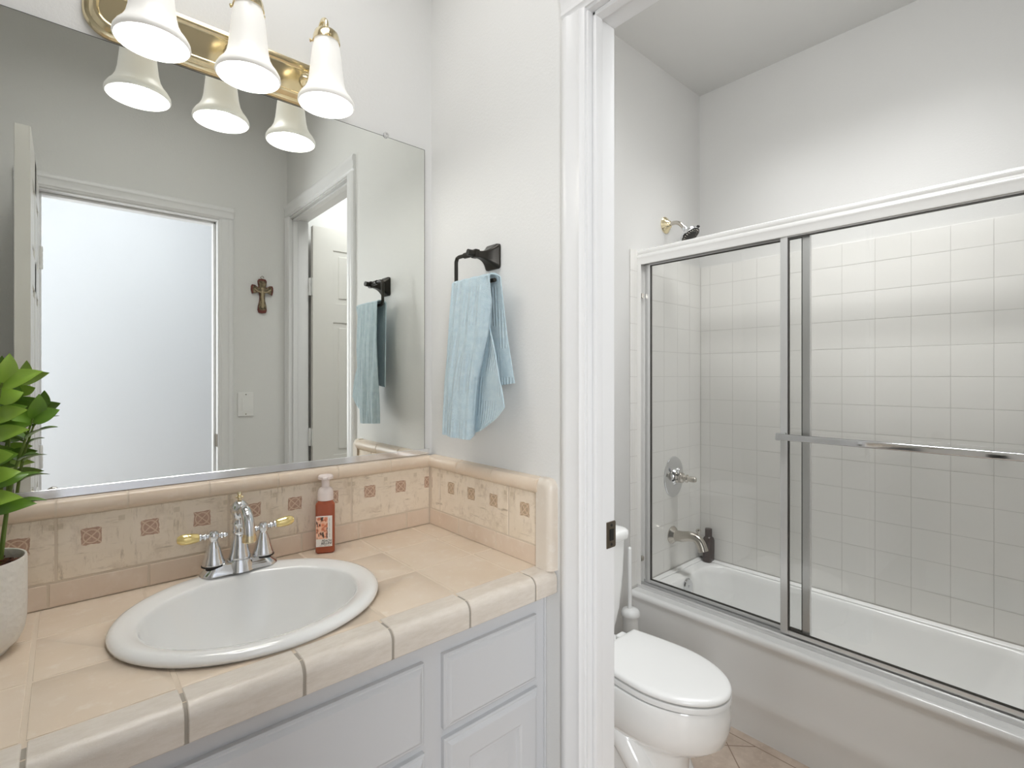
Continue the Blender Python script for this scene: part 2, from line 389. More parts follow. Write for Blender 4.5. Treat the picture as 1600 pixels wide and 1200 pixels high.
tr1 = struct('trim_1', b, M['trim'], 'glossy white casing and jamb of the doorway to the toilet room', 'door frame')
b = new(); box(b, 0.062, 0.0925, JY0-0.0025, JY0+0.001, 0.943, 1.003, 0.001)
box(b, 0.0905, 0.0935, JY0-0.003, JY0+0.003, 0.945, 1.001, 0.001)
sp_ = obj('strike_plate', b, M['strike'], tr1); sp_['label'] = 'dark bronze latch plate let into the white jamb'
b = new(); box(b, 0.071, 0.085, JY0-0.004, JY0-0.0024, 0.960, 0.986, 0.0005)
for z in (0.951, 0.995): lathe(b, [(0.0035, 0), (0.003, 0.0012), (0, 0.0014)], along((0, -1, 0), (0.078, JY0-0.0024, z)), 10)
obj('latch_hole', b, M['black'], sp_)
# trim_2: doorway to the hall
b = new()
box(b, DX0-0.018, DX0, -1.515, BY+0.002, 0, DH, 0.0015); box(b, DX1, DX1+0.018, -1.515, BY+0.002, 0, DH, 0.0015)
box(b, DX0-0.018, DX1+0.018, -1.515, BY+0.002, DH, DH+0.018, 0.0015)
for x0, x1 in ((DX0, DX0+0.011), (DX1-0.011, DX1)): box(b, x0, x1, -1.46, -1.425, 0, DH, 0.003)
box(b, DX0, DX1, -1.46, -1.425, DH-0.011, DH, 0.003)
for wall, s in ((BY, 1), (-1.50, -1)):
    casing_leg(b, 'y', wall, s, DX0-0.066, 1, 0, DH+0.006, 0.060); casing_leg(b, 'y', wall, s, DX1+0.066, -1, 0, DH+0.006, 0.060)
    casing_head(b, 'y', wall, s, DX0-0.066, DX1+0.066, DH+0.066, 0.060)
tr2 = struct('trim_2', b, M['trim'], 'white moulded casing of the hall doorway seen in the mirror', 'door frame')
b = new(); box(b, DX1-0.0025, DX1+0.001, BY-0.037, BY-0.002, 1.00, 1.06, 0.001); obj('strike_plate', b, M['strike'], tr2)

# baseboards
b = new(); box(b, 0.70, 0.0+1.03, -0.012, 0, 0, 0.085, 0.004); box(b, PX+0.013, 0.36, -0.012, 0, 0, 0.085, 0.004); struct('baseboard_north', b, M['trim'], 'white baseboard behind the toilet', 'baseboard')
b = new(); box(b, DX1+0.066, -0.016, BY, BY+0.012, 0, 0.085, 0.004); struct('baseboard_south', b, M['trim'], 'white baseboard under the light switch', 'baseboard')
b = new(); box(b, PX, PX+0.012, JY0+0.079, -0.013, 0, 0.085, 0.004); struct('baseboard_partition', b, M['trim'], 'white baseboard beside the toilet', 'baseboard')

# ------------------------------------------------------------ doors
def door_bm(wd, ht, th):
    """six panel slab: hinge edge at x=0, faces at y=0 and y=th"""
    b = new(); e = 0.004
    box(b, 0, wd, e, th-e, 0.01, ht, 0.001)
    st = 0.105 if wd > 0.6 else 0.095; mid = 0.09; rows = [(0.20, 0.78), (0.92, 1.62), (1.72, ht-0.115)]
    cols = [(st, (wd-mid)/2), ((wd+mid)/2, wd-st)]
    for y0, y1 in ((0, e+0.001), (th-e-0.001, th)):
        box(b, 0, st, y0, y1, 0.01, ht, 0.001); box(b, wd-st, wd, y0, y1, 0.01, ht, 0.001)
        box(b, (wd-mid)/2, (wd+mid)/2, y0, y1, 0.01, ht, 0.001)
        zs = [0.01]+[v for r in rows for v in r]+[ht]
        for k in range(0, len(zs), 2): box(b, st*0.98, wd-st*0.98, y0, y1, zs[k], zs[k+1], 0.001)
        for x0, x1 in cols:
            for z0, z1 in rows:
                box(b, x0+0.028, x1-0.028, y0+0.0005, y1-0.0005, z0+0.028, z1-0.028, 0.0035, 1)
    return b
def put_door(name, wd, ht, th, loc, rz, label, knob=True):
    r = obj(name, door_bm(wd, ht, th), M['door']); r.location = loc; r.rotation_euler = (0, 0, rz)
    r['kind'] = 'structure'; r['label'] = label; r['category'] = 'door'
    def child(nm, bm, mat):
        c = obj(nm, bm, mat); c.parent = r; return c
    b = new()
    for sgn, y in (((-1, 0), (1, th)) if knob else ((-1, 0),)):
        mt = along((0, sgn, 0), (wd-0.06, y, 0.97))
        lathe(b, [(0.031, 0), (0.031, 0.004), (0.026, 0.008), (0.012, 0.012), (0.011, 0.03), (0.022, 0.036), (0.027, 0.046), (0.025, 0.056), (0.012, 0.062), (0, 0.063)], mt, 24)
    child('door_knob', b, M['nickel'])
    b = new(); box(b, wd-0.001, wd+0.0015, th/2-0.012, th/2+0.012, 0.94, 0.998, 0.0006); box(b, wd, wd+0.008, th/2-0.006, th/2+0.006, 0.96, 0.978, 0.002); child('latch_plate', b, M['strike'])
    for z in (0.25, 1.02, 1.80):
        b = new(); tube(b, [(-0.006, -0.004, z-0.045), (-0.006, -0.004, z+0.045)], 0.006, 12)
        for k in range(4): tube(b, [(-0.006, -0.004, z-0.043+k*0.0225), (-0.006, -0.004, z-0.027+k*0.0225)], 0.0068, 12)
        box(b, -0.004, 0.0005, 0.0, th*0.85, z-0.045, z+0.045, 0.0008); box(b, -0.012, -0.006, -0.002, th*0.6, z-0.045, z+0.045, 0.0008); child('hinge', b, M['plas'])
    return r
# hall door, swung into the bathroom beside the camera: hinge edge by the hall jamb, slab runs towards the mirror
put_door('door_1', 0.665, 2.065, 0.035, (-0.933, BY+0.022, 0), PI/2, 'white panel door standing open edge on at the left of the mirror')
# toilet room door, swung open against the south wall of the toilet room
put_door('door_2', 0.615, 2.115, 0.035, (0.104, JY1+0.001, 0), math.radians(3.3), 'white panel door open inside the toilet room, seen in the mirror beside the towel', False)

# ------------------------------------------------------------ vanity cabinet
VZ = 0.828; VF = -0.50
van = thing('vanity_cabinet', 'pale grey painted vanity cabinet under the beige tile countertop', 'cabinet', (-0.775, -0.25, 0))
b = new()
box(b, WX+0.001, -0.002, VF+0.02, -0.002, 0.10, 0.70); box(b, WX+0.001, -0.9, VF+0.02, -0.002, 0.70, VZ); box(b, -0.24, -0.002, VF+0.02, -0.002, 0.70, VZ)
box(b, WX+0.001, -0.002, -0.43, -0.41, 0, 0.10)
obj('carcass', b, M['cab'], van)
b = new()
sts = ((WX+0.001, -1.50), (-0.96, -0.90), (-0.357, -0.285), (-0.050, -0.007))
for x0, x1 in sts: box(b, x0, x1, VF, VF+0.019, 0.10, VZ)
for (a0, a1), (b0, b1) in zip(sts, sts[1:]):
    for z0, z1 in ((0.10, 0.1295), (0.592, 0.645), (0.775, VZ)): box(b, a1, b0, VF, VF+0.019, z0, z1)
box(b, -0.0068, -0.0015, VF-0.004, VF+0.019, 0.10, VZ)
obj('face_frame', b, M['cab'], van)
def slab_front(x0, x1, z0, z1):
    b = new(); y = VF
    rings = []
    for ins, d in ((0, 0), (0, 0.010), (0.003, 0.0125), (0.006, 0.0125), (0.010, 0.0165), (0.014, 0.0185)):
        rings.append([(x0+ins, y-d, z0+ins), (x1-ins, y-d, z0+ins), (x1-ins, y-d, z1-ins), (x0+ins, y-d, z1-ins)])
    loft(b, rings); bmesh.ops.recalc_face_normals(b, faces=b.faces); return b
def panel_door(x0, x1, z0, z1):
    b = new(); y = VF; rings = []
    for ins, d in ((0, 0), (0, 0.010), (0.003, 0.0125), (0.006, 0.0125), (0.010, 0.0165), (0.014, 0.0185), (0.056, 0.0185), (0.060, 0.0165), (0.064, 0.0165), (0.068, 0.0105), (0.074, 0.0105), (0.094, 0.0165), (0.098, 0.0172)):
        rings.append([(x0+ins, y-d, z0+ins), (x1-ins, y-d, z0+ins), (x1-ins, y-d, z1-ins), (x0+ins, y-d, z1-ins)])
    loft(b, rings); bmesh.ops.recalc_face_normals(b, faces=b.faces); return b
o = obj('drawer', slab_front(-0.296, -0.038, 0.634, 0.783), M['cab'], van, 20); o['label'] = 'small drawer front at the right end'
o = obj('false_front', slab_front(-0.925, -0.341, 0.627, 0.783), M['cab'], van, 20); o['label'] = 'wide panel below the sink'
obj('drawer', slab_front(-1.515, -0.945, 0.634, 0.783), M['cab'], van, 20)
o = obj('cabinet_door', panel_door(-0.295, -0.036, 0.115, 0.614), M['cab'], van, 20); o['label'] = 'raised panel door at the right end'
obj('cabinet_door', panel_door(-0.628, -0.339, 0.115, 0.609), M['cab'], van, 20)
obj('cabinet_door', panel_door(-0.925, -0.634, 0.115, 0.609), M['cab'], van, 20)
obj('cabinet_door', panel_door(-1.515, -0.945, 0.115, 0.609), M['cab'], van, 20)

# ------------------------------------------------------------ countertop
CZ = 0.8836
SX, SY, SA, SB = -0.5745, -0.2745, 0.2335, 0.2115     # sink outer oval
ct = thing('countertop', 'beige glazed tile countertop around the white oval sink', 'countertop', (-0.775, -0.27, VZ))
b = new()
ho = [(SX+(SA-0.025)*math.cos(2*PI*k/64), SY+(SB-0.025)*math.sin(2*PI*k/64)) for k in range(64)]
def onrect(c, s_):
    hx0, hx1, hy0, hy1 = WX+0.001-SX, -0.001-SX, -0.525-SY, -0.001-SY
    k = min((hx1/c if c > 1e-9 else 1e9), (hx0/c if c < -1e-9 else 1e9), (hy1/s_ if s_ > 1e-9 else 1e9), (hy0/s_ if s_ < -1e-9 else 1e9))
    return (SX+c*k, SY+s_*k)
angs = [2*PI*k/64 for k in range(64)]
corner = [math.atan2(yy-SY, xx-SX) % (2*PI) for xx in (WX+0.001, -0.001) for yy in (-0.525, -0.001)]
angs = sorted(angs+corner)
ho = [(SX+(SA-0.025)*math.cos(a), SY+(SB-0.025)*math.sin(a)) for a in angs]; re_ = [onrect(math.cos(a), math.sin(a)) for a in angs]
zt, zb = CZ-0.0009, VZ
loft(b, [[(x, y, zb) for x, y in ho], [(x, y, zt) for x, y in ho], [(x, y, zt) for x, y in re_], [(x, y, zb) for x, y in re_], [(x, y, zb) for x, y in ho]], False)
bmesh.ops.remove_doubles(b, verts=b.verts, dist=1e-6); bmesh.ops.recalc_face_normals(b, faces=b.faces)
obj('grout_bed', b, M['grout'], ct)
b = new()
XL = [-0.083-0.163*k for k in range(0, 10)]; XL = [-0.001]+XL
YL = [-0.0175, -0.158, -0.3215, -0.4855]
g = 0.0029
for i in range(len(XL)-1):
    x1, x0 = XL[i], max(XL[i+1], WX+0.001)
    if x1 <= x0: continue
    for j in range(3):
        y1, y0 = YL[j], YL[j+1]
        box(b, x0+g, x1-g, y0+g, y1-g, CZ-0.006, CZ+rnd.uniform(-0.0003, 0.0003), 0.0016, 2)
top = obj('tile_top', b, M['ctile'], ct)
# cut the sink hole out of the tile
cb = new(); lathe(cb, [(1, -0.2), (1, 0.2)], Matrix.Translation((SX, SY, CZ)), 64, sx=SA-0.025, sy=SB-0.025)
cut = obj('cutter', cb, M['grout']); cut.parent = ct; cut.data.transform(Matrix.Translation(-ct.location))
md = top.modifiers.new('hole', 'BOOLEAN'); md.operation = 'DIFFERENCE'; md.object = cut; md.solver = 'EXACT'
bpy.context.view_layer.update()
me = bpy.data.meshes.new_from_object(top.evaluated_get(bpy.context.evaluated_depsgraph_get()))
top.modifiers.clear(); top.data = me; bpy.data.objects.remove(cut)
# rounded edge tiles
nose = [(-0.4865, CZ-0.03), (-0.4865, CZ+0.0005)]
for k in range(9):
    a = PI/2*k/8; nose.append((-0.523-0.020*math.sin(a), CZ+0.0008-0.020+0.020*math.cos(a)))
nose += [(-0.5425, 0.836), (-0.541, 0.8335), (-0.525, 0.8335), (-0.525, CZ-0.03)]
b = new(); vx = [-0.0015, -0.072, -0.2535, -0.4235, -0.577, -0.7345, -0.896, -1.06, -1.22, -1.38, WX+0.001]
for i in range(len(vx)-1): prism(b, nose, 'x', vx[i+1]+0.0024, vx[i]-0.0024)
bmesh.ops.bevel(b, geom=[e for e in b.edges if len({round(v.co.x, 5) for v in e.verts}) == 1], offset=0.0012, segments=1, affect='EDGES')
obj('edge_tile', b, M['vtile'], ct)
b = new(); prism(b, [(y*1.0+(0.0022 if y < -0.5 else 0), z-0.0015) for y, z in nose], 'x', WX+0.002, -0.002); obj('edge_grout', b, M['vgrout'], ct)

# ------------------------------------------------------------ backsplashes
Z1, Z2, Z3 = 0.9315, 1.058, 1.094
def decor_face(bm, uvl, p0, p1, y_or_x, axis, z0, z1, centre):
    """one tile front with uv in metres"""
    dep = 0.004
    def P(s, z, d): return (s, y_or_x+d, z) if axis == 'x' else (y_or_x+d, s, z)
    bv = 0.0015
    o_ = [P(p0, z0, dep), P(p1, z0, dep), P(p1, z1, dep), P(p0, z1, dep)]
    m_ = [P(p0, z0, bv), P(p1, z0, bv), P(p1, z1, bv), P(p0, z1, bv)]
    i_ = [P(p0+bv, z0+bv, 0), P(p1-bv, z0+bv, 0), P(p1-bv, z1-bv, 0), P(p0+bv, z1-bv, 0)]
    R = loft(bm, [o_, m_, i_], False); face(bm, R[-1])
    zc = (Z1+Z2)/2
    for f in bm.faces:
        for lp in f.loops:
            c = lp.vert.co; s = c.x if axis == 'x' else c.y
            if min(p0, p1)-1e-5 <= s <= max(p0, p1)+1e-5: lp[uvl].uv = ((s-centre) if axis == 'x' else -(s-centre), c.z-zc)
bs = thing('backsplash', 'long tile backsplash below the mirror with rust coloured squares', 'backsplash', (-0.775, -0.01, CZ))
b = new(); box(b, WX+0.001, -0.0005, -0.0186, -0.0005, CZ+0.0003, Z2+0.02); obj('grout_bed', b, M['grout'], bs)
b = new(); uvl = b.loops.layers.uv.new('UVMap')
cs = [-0.118-0.3015*k for k in range(6)]
for c in cs:
    p0, p1 = c-0.149, min(c+0.149, -0.0205)
    p0 = max(p0, WX+0.002)
    decor_face(b, uvl, p0, p1, -0.0195, 'x', Z1+0.0025, Z2, c)
bmesh.ops.recalc_face_normals(b, faces=b.faces); o = obj('decor_band', b, M['decor'], bs); o['label'] = 'mottled cream tile band with rust squares'
b = new(); jx = [-0.0205, -0.0985, -0.249, -0.4025, -0.563, -0.7235, -0.8835, -1.044, -1.204, -1.364, WX+0.002]
for i in range(len(jx)-1): box(b, jx[i+1]+0.002, jx[i]-0.002, -0.0198, -0.012, CZ+0.0015, Z1-0.0015, 0.0015)
obj('base_row', b, M['stile'], bs)
def cap_prof(n=10):
    out = [(0, Z2-0.001)]
    for k in range(n+1):
        a = -PI/2+PI*0.9*k/n; out.append((0.0185+0.0125*math.cos(a)*1.0, (Z2+Z3)/2+0.0175*math.sin(a)))
    out.append((0, Z3)); return out
b = new(); cx_ = [-0.020, -0.155, -0.31, -0.462, -0.611, -0.76, -0.872, -1.03, -1.18, -1.33, WX+0.002]
for i in range(len(cx_)-1): prism(b, [(-t_, z) for t_, z in cap_prof()], 'x', cx_[i+1]+0.0019, cx_[i]-0.0019)
obj('cap_tile', b, M['ltile'], bs)
b = new(); prism(b, [(-max(t_-0.0012, 0.0005), z-0.0008) for t_, z in cap_prof()], 'x', WX+0.002, -0.02); obj('cap_grout', b, M['grout'], bs)
ss = thing('side_backsplash', 'short tile backsplash under the towel ring with golden brown squares', 'backsplash', (-0.01, -0.28, CZ))
b = new(); box(b, -0.0186, -0.0005, -0.530, -0.0200, CZ+0.0003, Z2+0.015); obj('grout_bed', b, M['grout'], ss)
b = new(); uvl = b.loops.layers.uv.new('UVMap')
cc = -0.2322
for p0, p1, c in ((-0.0745, -0.0315, -0.2322+0.31), (-0.386, -0.0785, cc), (-0.4945, -0.3905, -0.4487-0.097)):
    decor_face(b, uvl, p0, p1, -0.0195, 'y', Z1+0.0025, Z2, c)
bmesh.ops.recalc_face_normals(b, faces=b.faces); o = obj('decor_band', b, M['decor2'], ss); o['label'] = 'mottled cream tile band with golden brown squares'
b = new(); jy = [-0.0205, -0.1716, -0.338, -0.4965]
for i in range(3): box(b, -0.0198, -0.012, jy[i+1]+0.002, jy[i]-0.002, CZ+0.0015, Z1-0.0015, 0.0015)
obj('base_row', b, M['stile'], ss)
b = new(); cy_ = [-0.018, -0.175, -0.33, -0.500]
for i in range(3): prism(b, [(-t_, z) for t_, z in cap_prof()], 'y', cy_[i+1]+0.0019, cy_[i]-0.0019)
obj('cap_tile', b, M['ltile'], ss)
b = new(); prism(b, [(-max(t_-0.0012, 0.0005), z-0.0008) for t_, z in cap_prof()], 'y', -0.499, -0.02); obj('cap_grout', b, M['grout'], ss)
# bullnose end post with a rounded top corner
b = new(); rings = []
for ins, d in ((0, 0.0), (0, 0.012), (0.003, 0.019), (0.009, 0.0245), (0.016, 0.026)):
    rings.append([(-d, y, z) for y, z in rrect(-0.541+ins, -0.4965+ins*0.15, CZ+0.001, Z3+0.002-ins, 0.0215-ins*0.2)])
for rg in rings:   # square feet and inner edge: only the outer top corner is rounded
    for i, (x, y, z) in enumerate(rg):
        ymax = max(p[1] for p in rg); zmin = min(p[2] for p in rg)
        if z < CZ+0.03: z = zmin if i in range(14, 28) else z
        if i < 7: y, z = ymax, max(p[2] for p in rg)
        if 14 <= i < 21: y, z = min(p[1] for p in rg), zmin
        if i >= 21: y, z = ymax, zmin
        rg[i] = (x, y, z)
loft(b, rings); bmesh.ops.remove_doubles(b, verts=b.verts, dist=1e-5); bmesh.ops.recalc_face_normals(b, faces=b.faces)
obj('end_post', b, M['ptile'], ss)

# ------------------------------------------------------------ sink
def ell(cx, cy, a, bb, z, n=72): return [(cx+a*math.cos(2*PI*k/n), cy+bb*math.sin(2*PI*k/n), z) for k in range(n)]
sk = thing('sink', 'white oval drop in sink set in the tile countertop', 'sink', (SX, SY, CZ))
b = new(); bx, by = SX-0.001, SY-0.006
R = [ell(SX, SY, SA-0.022, SB-0.022, CZ-0.02), ell(SX, SY, SA-0.006, SB-0.006, CZ+0.0008), ell(SX, SY, SA, SB, CZ+0.005), ell(SX, SY, SA, SB, CZ+0.010),
     ell(SX, SY, SA-0.004, SB-0.004, CZ+0.0155), ell(SX, SY, SA-0.012, SB-0.012, CZ+0.0185), ell(SX, SY-0.002, SA-0.026, SB-0.026, CZ+0.0185),
     ell(bx, by, 0.1955, 0.1685, CZ+0.0135), ell(bx, by, 0.1925, 0.1655, CZ+0.0125), ell(bx, by, 0.1895, 0.1625, CZ+0.0095), ell(bx, by, 0.1875, 0.1605, CZ+0.003), ell(bx, by, 0.182, 0.155, CZ-0.015),
     ell(bx, by, 0.168, 0.141, CZ-0.05), ell(bx, by+0.004, 0.143, 0.119, CZ-0.09), ell(bx, by+0.008, 0.112, 0.093, CZ-0.122), ell(bx, by+0.012, 0.068, 0.058, CZ-0.140), ell(bx, by+0.015, 0.022, 0.022, CZ-0.146),
     ell(bx, by+0.015, 0.022, 0.022, CZ-0.160), ell(bx, by+0.008, 0.125, 0.105, CZ-0.132), ell(bx, by, 0.172, 0.147, CZ-0.05)]
# rim widens at the back where the faucet stands
loft(b, R+[R[0]], False); bmesh.ops.remove_doubles(b, verts=b.verts, dist=1e-6); bmesh.ops.recalc_face_normals(b, faces=b.faces)
obj('basin', b, M['porc'], sk, 60)
b = new(); lathe(b, [(0.0215, 0), (0.0215, 0.003), (0.017, 0.004), (0.015, 0.0015), (0, 0.0015)], Matrix.Translation((bx, by+0.015, CZ-0.1475)), 28); obj('drain', b, M['chrome'], sk)

# ------------------------------------------------------------ faucet
FZ = CZ+0.0185; FX, FY = -0.563, -0.088
fc = thing('faucet', 'polished chrome two handle faucet with amber levers on the sink rim', 'faucet', (FX, FY, FZ))
b = new(); rings = []
for hx, hy, z in ((0.079, 0.027, 0), (0.0785, 0.0268, 0.004), (0.072, 0.023, 0.011), (0.065, 0.0195, 0.018), (0.063, 0.0185, 0.021), (0.061, 0.0165, 0.0225)):
    rings.append([(FX+x, FY+y, FZ+z) for x, y in rrect(-hx, hx, -hy, hy, min(hx, hy)*0.98, 10)])
loft(b, rings); lathe(b, [(0.034, 0.0), (0.032, 0.006), (0.029, 0.018), (0.026, 0.024)], Matrix.Translation((FX, FY, FZ)), 32)
obj('base_plate', b, M['chrome'], fc)
b = new()
lathe(b, [(0.0215, 0.020), (0.0225, 0.024), (0.0222, 0.030), (0.0195, 0.040), (0.017, 0.056), (0.0145, 0.072), (0.0135, 0.078), (0.0155, 0.081), (0.0155, 0.086), (0.0145, 0.089), (0.0145, 0.099), (0.0160, 0.103), (0.0145, 0.107), (0.0135, 0.113), (0.015, 0.120), (0.0178, 0.126), (0.0195, 0.134), (0.0178, 0.143), (0.011, 0.150), (0.006, 0.153), (0, 0.154)], Matrix.Translation((FX, FY, FZ)), 32)
sp = smoothpath([(FX, FY-0.008, FZ+0.128), (FX, FY-0.030, FZ+0.136), (FX, FY-0.050, FZ+0.139), (FX, FY-0.068, FZ+0.128), (FX, FY-0.078, FZ+0.108), (FX, FY-0.081, FZ+0.090)], 6)
tube(b, sp, [0.0105+0.0015*i/len(sp) for i in range(len(sp))], 18)
o = obj('spout', b, M['chrome'], fc)
b = new(); lathe(b, [(0.0125, 0), (0.014, 0.002), (0.014, 0.012), (0.0125, 0.015), (0.0125, 0.018)], along((0, 0.08, 1), (FX, FY-0.081, FZ+0.078)), 24); o2 = obj('aerator', b, M['brass'], o); o2['label'] = 'brass tip of the spout'
b = new(); lathe(b, [(0.004, 0), (0.004, 0.006), (0.0085, 0.0075), (0.0085, 0.010), (0.004, 0.012), (0.005, 0.0155), (0.0035, 0.0195), (0, 0.021)], Matrix.Translation((FX, FY, FZ+0.152)), 20)
o = obj('finial', b, M['brass'], fc); o['label'] = 'small brass finial on the faucet top'
for sgn, hx, tip in ((-1, -0.0515, (-0.062, 0.003, 0.003)), (1, 0.0495, (0.058, -0.004, 0.006))):
    b = new()
    lathe(b, [(0.0235, 0.019), (0.0235, 0.0215), (0.0215, 0.0225)], Matrix.Translation((FX+hx, FY, FZ)), 28, mi=1)
    lathe(b, [(0.0225, 0.0225), (0.0225, 0.026), (0.0205, 0.031), (0.0175, 0.040), (0.0145, 0.054), (0.0105, 0.066), (0.0085, 0.071), (0.0085, 0.074), (0.0105, 0.077), (0.0120, 0.083), (0.0112, 0.089), (0.007, 0.094), (0, 0.0955)], Matrix.Translation((FX+hx, FY, FZ)), 28)
    d = Vector(tip).normalized(); c0 = Vector((FX+hx, FY, FZ+0.083))
    lathe(b, [(0.005, 0.006), (0.005, 0.013), (0.0075, 0.015), (0.0075, 0.018), (0.005, 0.0195), (0.006, 0.022), (0.0085, 0.024), (0.0085, 0.027)], along(d, c0), 18)
    lathe(b, [(0.0045, 0.006), (0.0045, 0.012), (0.0065, 0.014), (0.0065, 0.017), (0.0045, 0.019), (0.0055, 0.023), (0.004, 0.027), (0, 0.028)], along(-d, c0), 18)
    hd = obj('handle', b, [M['chrome'], M['black']], fc)
    b = new(); lathe(b, [(0.0072, 0.0265), (0.0095, 0.031), (0.0112, 0.042), (0.0118, 0.052), (0.0105, 0.061), (0.0065, 0.067), (0, 0.069)], along(d, c0), 18)
    lv = obj('lever', b, M['honey'], hd); lv['label'] = 'amber tinted lever grip'

# ------------------------------------------------------------ soap bottle
sb_x, sb_y = -0.3535, -0.052
sb = thing('soap_bottle', 'foaming hand soap bottle with peach red liquid and white pump on the countertop', 'soap dispenser', (sb_x, sb_y, CZ))
RS = Matrix.Translation((sb_x, sb_y, CZ)) @ Matrix.Rotation(math.radians(-25), 4, 'Z')
def ring_rr(hx, hy, r, z): return [tuple(RS @ Vector((x, y, z))) for x, y in rrect(-hx, hx, -hy, hy, r, 5)]
b = new(); loft(b, [ring_rr(0.021, 0.0185, 0.007, 0.0005), ring_rr(0.0235, 0.021, 0.008, 0.004), ring_rr(0.0235, 0.021, 0.008, 0.122), ring_rr(0.0225, 0.020, 0.009, 0.127), ring_rr(0.0185, 0.0175, 0.011, 0.131), ring_rr(0.0165, 0.0165, 0.0155, 0.134)])
obj('bottle', b, M['soap'], sb)
b = new(); T = RS
lathe(b, [(0.0195, 0.133), (0.0195, 0.151), (0.0185, 0.157), (0.0155, 0.163), (0.0105, 0.166), (0.0098, 0.168), (0.0098, 0.184), (0, 0.184)], T, 28)
pp = obj('pump', b, M['pump'], sb)
b = new(); lathe(b, [(0.0098, 0.184), (0.0185, 0.187), (0.0188, 0.193), (0.0165, 0.1965), (0.008, 0.198), (0, 0.198)], T, 28)
box(b, -0.0062, 0.0062, -0.027, -0.004, 0.1865, 0.1945, 0.003, 2, mat=T)
obj('nozzle', b, M['pump'], pp)
b = new(); box(b, -0.0215, 0.0175, -0.0216, -0.0205, 0.018, 0.096, 0.0004, 1, mat=T)
lb = obj('front_label', b, M['label'], sb)
b = new(); uvl = b.loops.layers.uv.new('UVMap')
q = [(-0.021, 0.038), (0.0065, 0.038), (0.0065, 0.0935), (-0.021, 0.0935)]
f = face(b, addv(b, [tuple(T @ Vector((x, -0.0218, z))) for x, z in q]))
for lp, (x, z) in zip(f.loops, q): lp[uvl].uv = (x, z)
obj('peach_picture', b, M['art'], lb, 0)
def text_mesh(name, body, size, mat4, parent, mat, shear=0.0):
    cu = bpy.data.curves.new(name, 'FONT'); cu.body = body; cu.size = size; cu.align_x = 'RIGHT'; cu.shear = shear; cu.offset = size*0.018; cu.space_line = 0.85
    to = bpy.data.objects.new(name, cu); COL.objects.link(to); bpy.context.view_layer.update()
    me = bpy.data.meshes.new_from_object(to.evaluated_get(bpy.context.evaluated_depsgraph_get())); bpy.data.objects.remove(to)
    me.transform(mat4); bb = new(); bb.from_mesh(me); bpy.data.meshes.remove(me)
    return obj(name, bb, mat, parent, 0)
TM = T @ Matrix.Translation((0.0155, -0.0219, 0.0305)) @ Matrix.Rotation(PI/2, 4, 'X')
text_mesh('label_text', 'PEACH\nBELLINI', 0.0076, TM, lb, M['ink'], 0.25)
b = new()
for k in range(22):
    z = 0.042+k*0.0022
    if k % 6 != 5: box(b, 0.0107, 0.0117, -0.02185, -0.0217, z, z+0.0013, mat=T)
obj('fine_print', b, M['ink'], lb, 0)
b = new()
for k in range(15):
    x = -0.0125+k*0.0019
    if k % 5 != 4: box(b, x, x+0.0013, -0.02185, -0.0217, 0.0205, 0.0213, mat=T)
obj('fine_print', b, M['ink'], lb, 0)

# ------------------------------------------------------------ potted plant
px_, py_ = -0.978, -0.170
pl = thing('potted_plant', 'glossy green leafy plant in textured white pot at the left of the sink', 'plant', (px_, py_, CZ))
b = new()
lathe(b, [(0.048, 0.0), (0.050, 0.002), (0.050, 0.006), (0.054, 0.008), (0.063, 0.017), (0.0690, 0.032), (0.0718, 0.052), (0.0725, 0.080), (0.0725, 0.120), (0.0725, 0.150), (0.0715, 0.154), (0.0690, 0.1535), (0.0680, 0.150), (0.0670, 0.120), (0, 0.118)], Matrix.Translation((px_, py_, CZ)), 44)
obj('pot', b, M['pot'], pl, 50)
b = new(); b2 = bmesh.new(); bmesh.ops.create_circle(b2, cap_ends=True, segments=24, radius=0.0675)
bmesh.ops.triangulate(b2, faces=b2.faces); bmesh.ops.subdivide_edges(b2, edges=b2.edges, cuts=3, use_grid_fill=True)
for v in b2.verts:
    if v.co.xy.length < 0.064: v.co.z += rnd.uniform(0, 0.010)
merge(b, b2, Matrix.Translation((px_, py_, CZ+0.133)))
for k in range(60):
    a = rnd.uniform(0, 2*PI); r = 0.06*math.sqrt(rnd.random())
    box(b, -0.006, 0.006, -0.003, 0.003, -0.002, 0.002, 0.001, 1, mat=Matrix.Translation((px_+r*math.cos(a), py_+r*math.sin(a), CZ+0.141+rnd.uniform(0, 0.004))) @ Matrix.Rotation(rnd.uniform(0, PI), 4, 'Z') @ Matrix.Rotation(rnd.uniform(-0.5, 0.5), 4, 'X'))
obj('soil', b, M['soil'], pl, 0)
def leaf(bm, base, d, up, L, W, droop, fold=0.25):
    d = Vector(d).normalized(); s = d.cross(Vector(up)).normalized(); u = s.cross(d).normalized()
    n = 9; rows = []
    for i in range(n+1):
        t_ = i/n; wv = W*(math.sin(PI*min(t_*0.92+0.08, 1)**0.85))**0.9 if i < n else 0.0002
        if i == 0: wv = W*0.12
        c = Vector(base)+d*(L*t_)-Vector((0, 0, 1))*(droop*L*t_*t_)+u*(0.06*L*math.sin(PI*t_))
        rows.append([c+s*(wv*k)+u*(fold*wv*abs(k)) for k in (-1, -0.55, 0, 0.55, 1)])
    vs = [addv(bm, r) for r in rows]
    for a_, b_ in zip(vs, vs[1:]):
        for k in range(4): face(bm, (a_[k], a_[k+1], b_[k+1], b_[k]))
    thick = [addv(bm, [p-u*0.0009 for p in r]) for r in rows]
    for a_, b_ in zip(thick, thick[1:]):
        for k in range(4): face(bm, (a_[k+1], a_[k], b_[k], b_[k+1]))
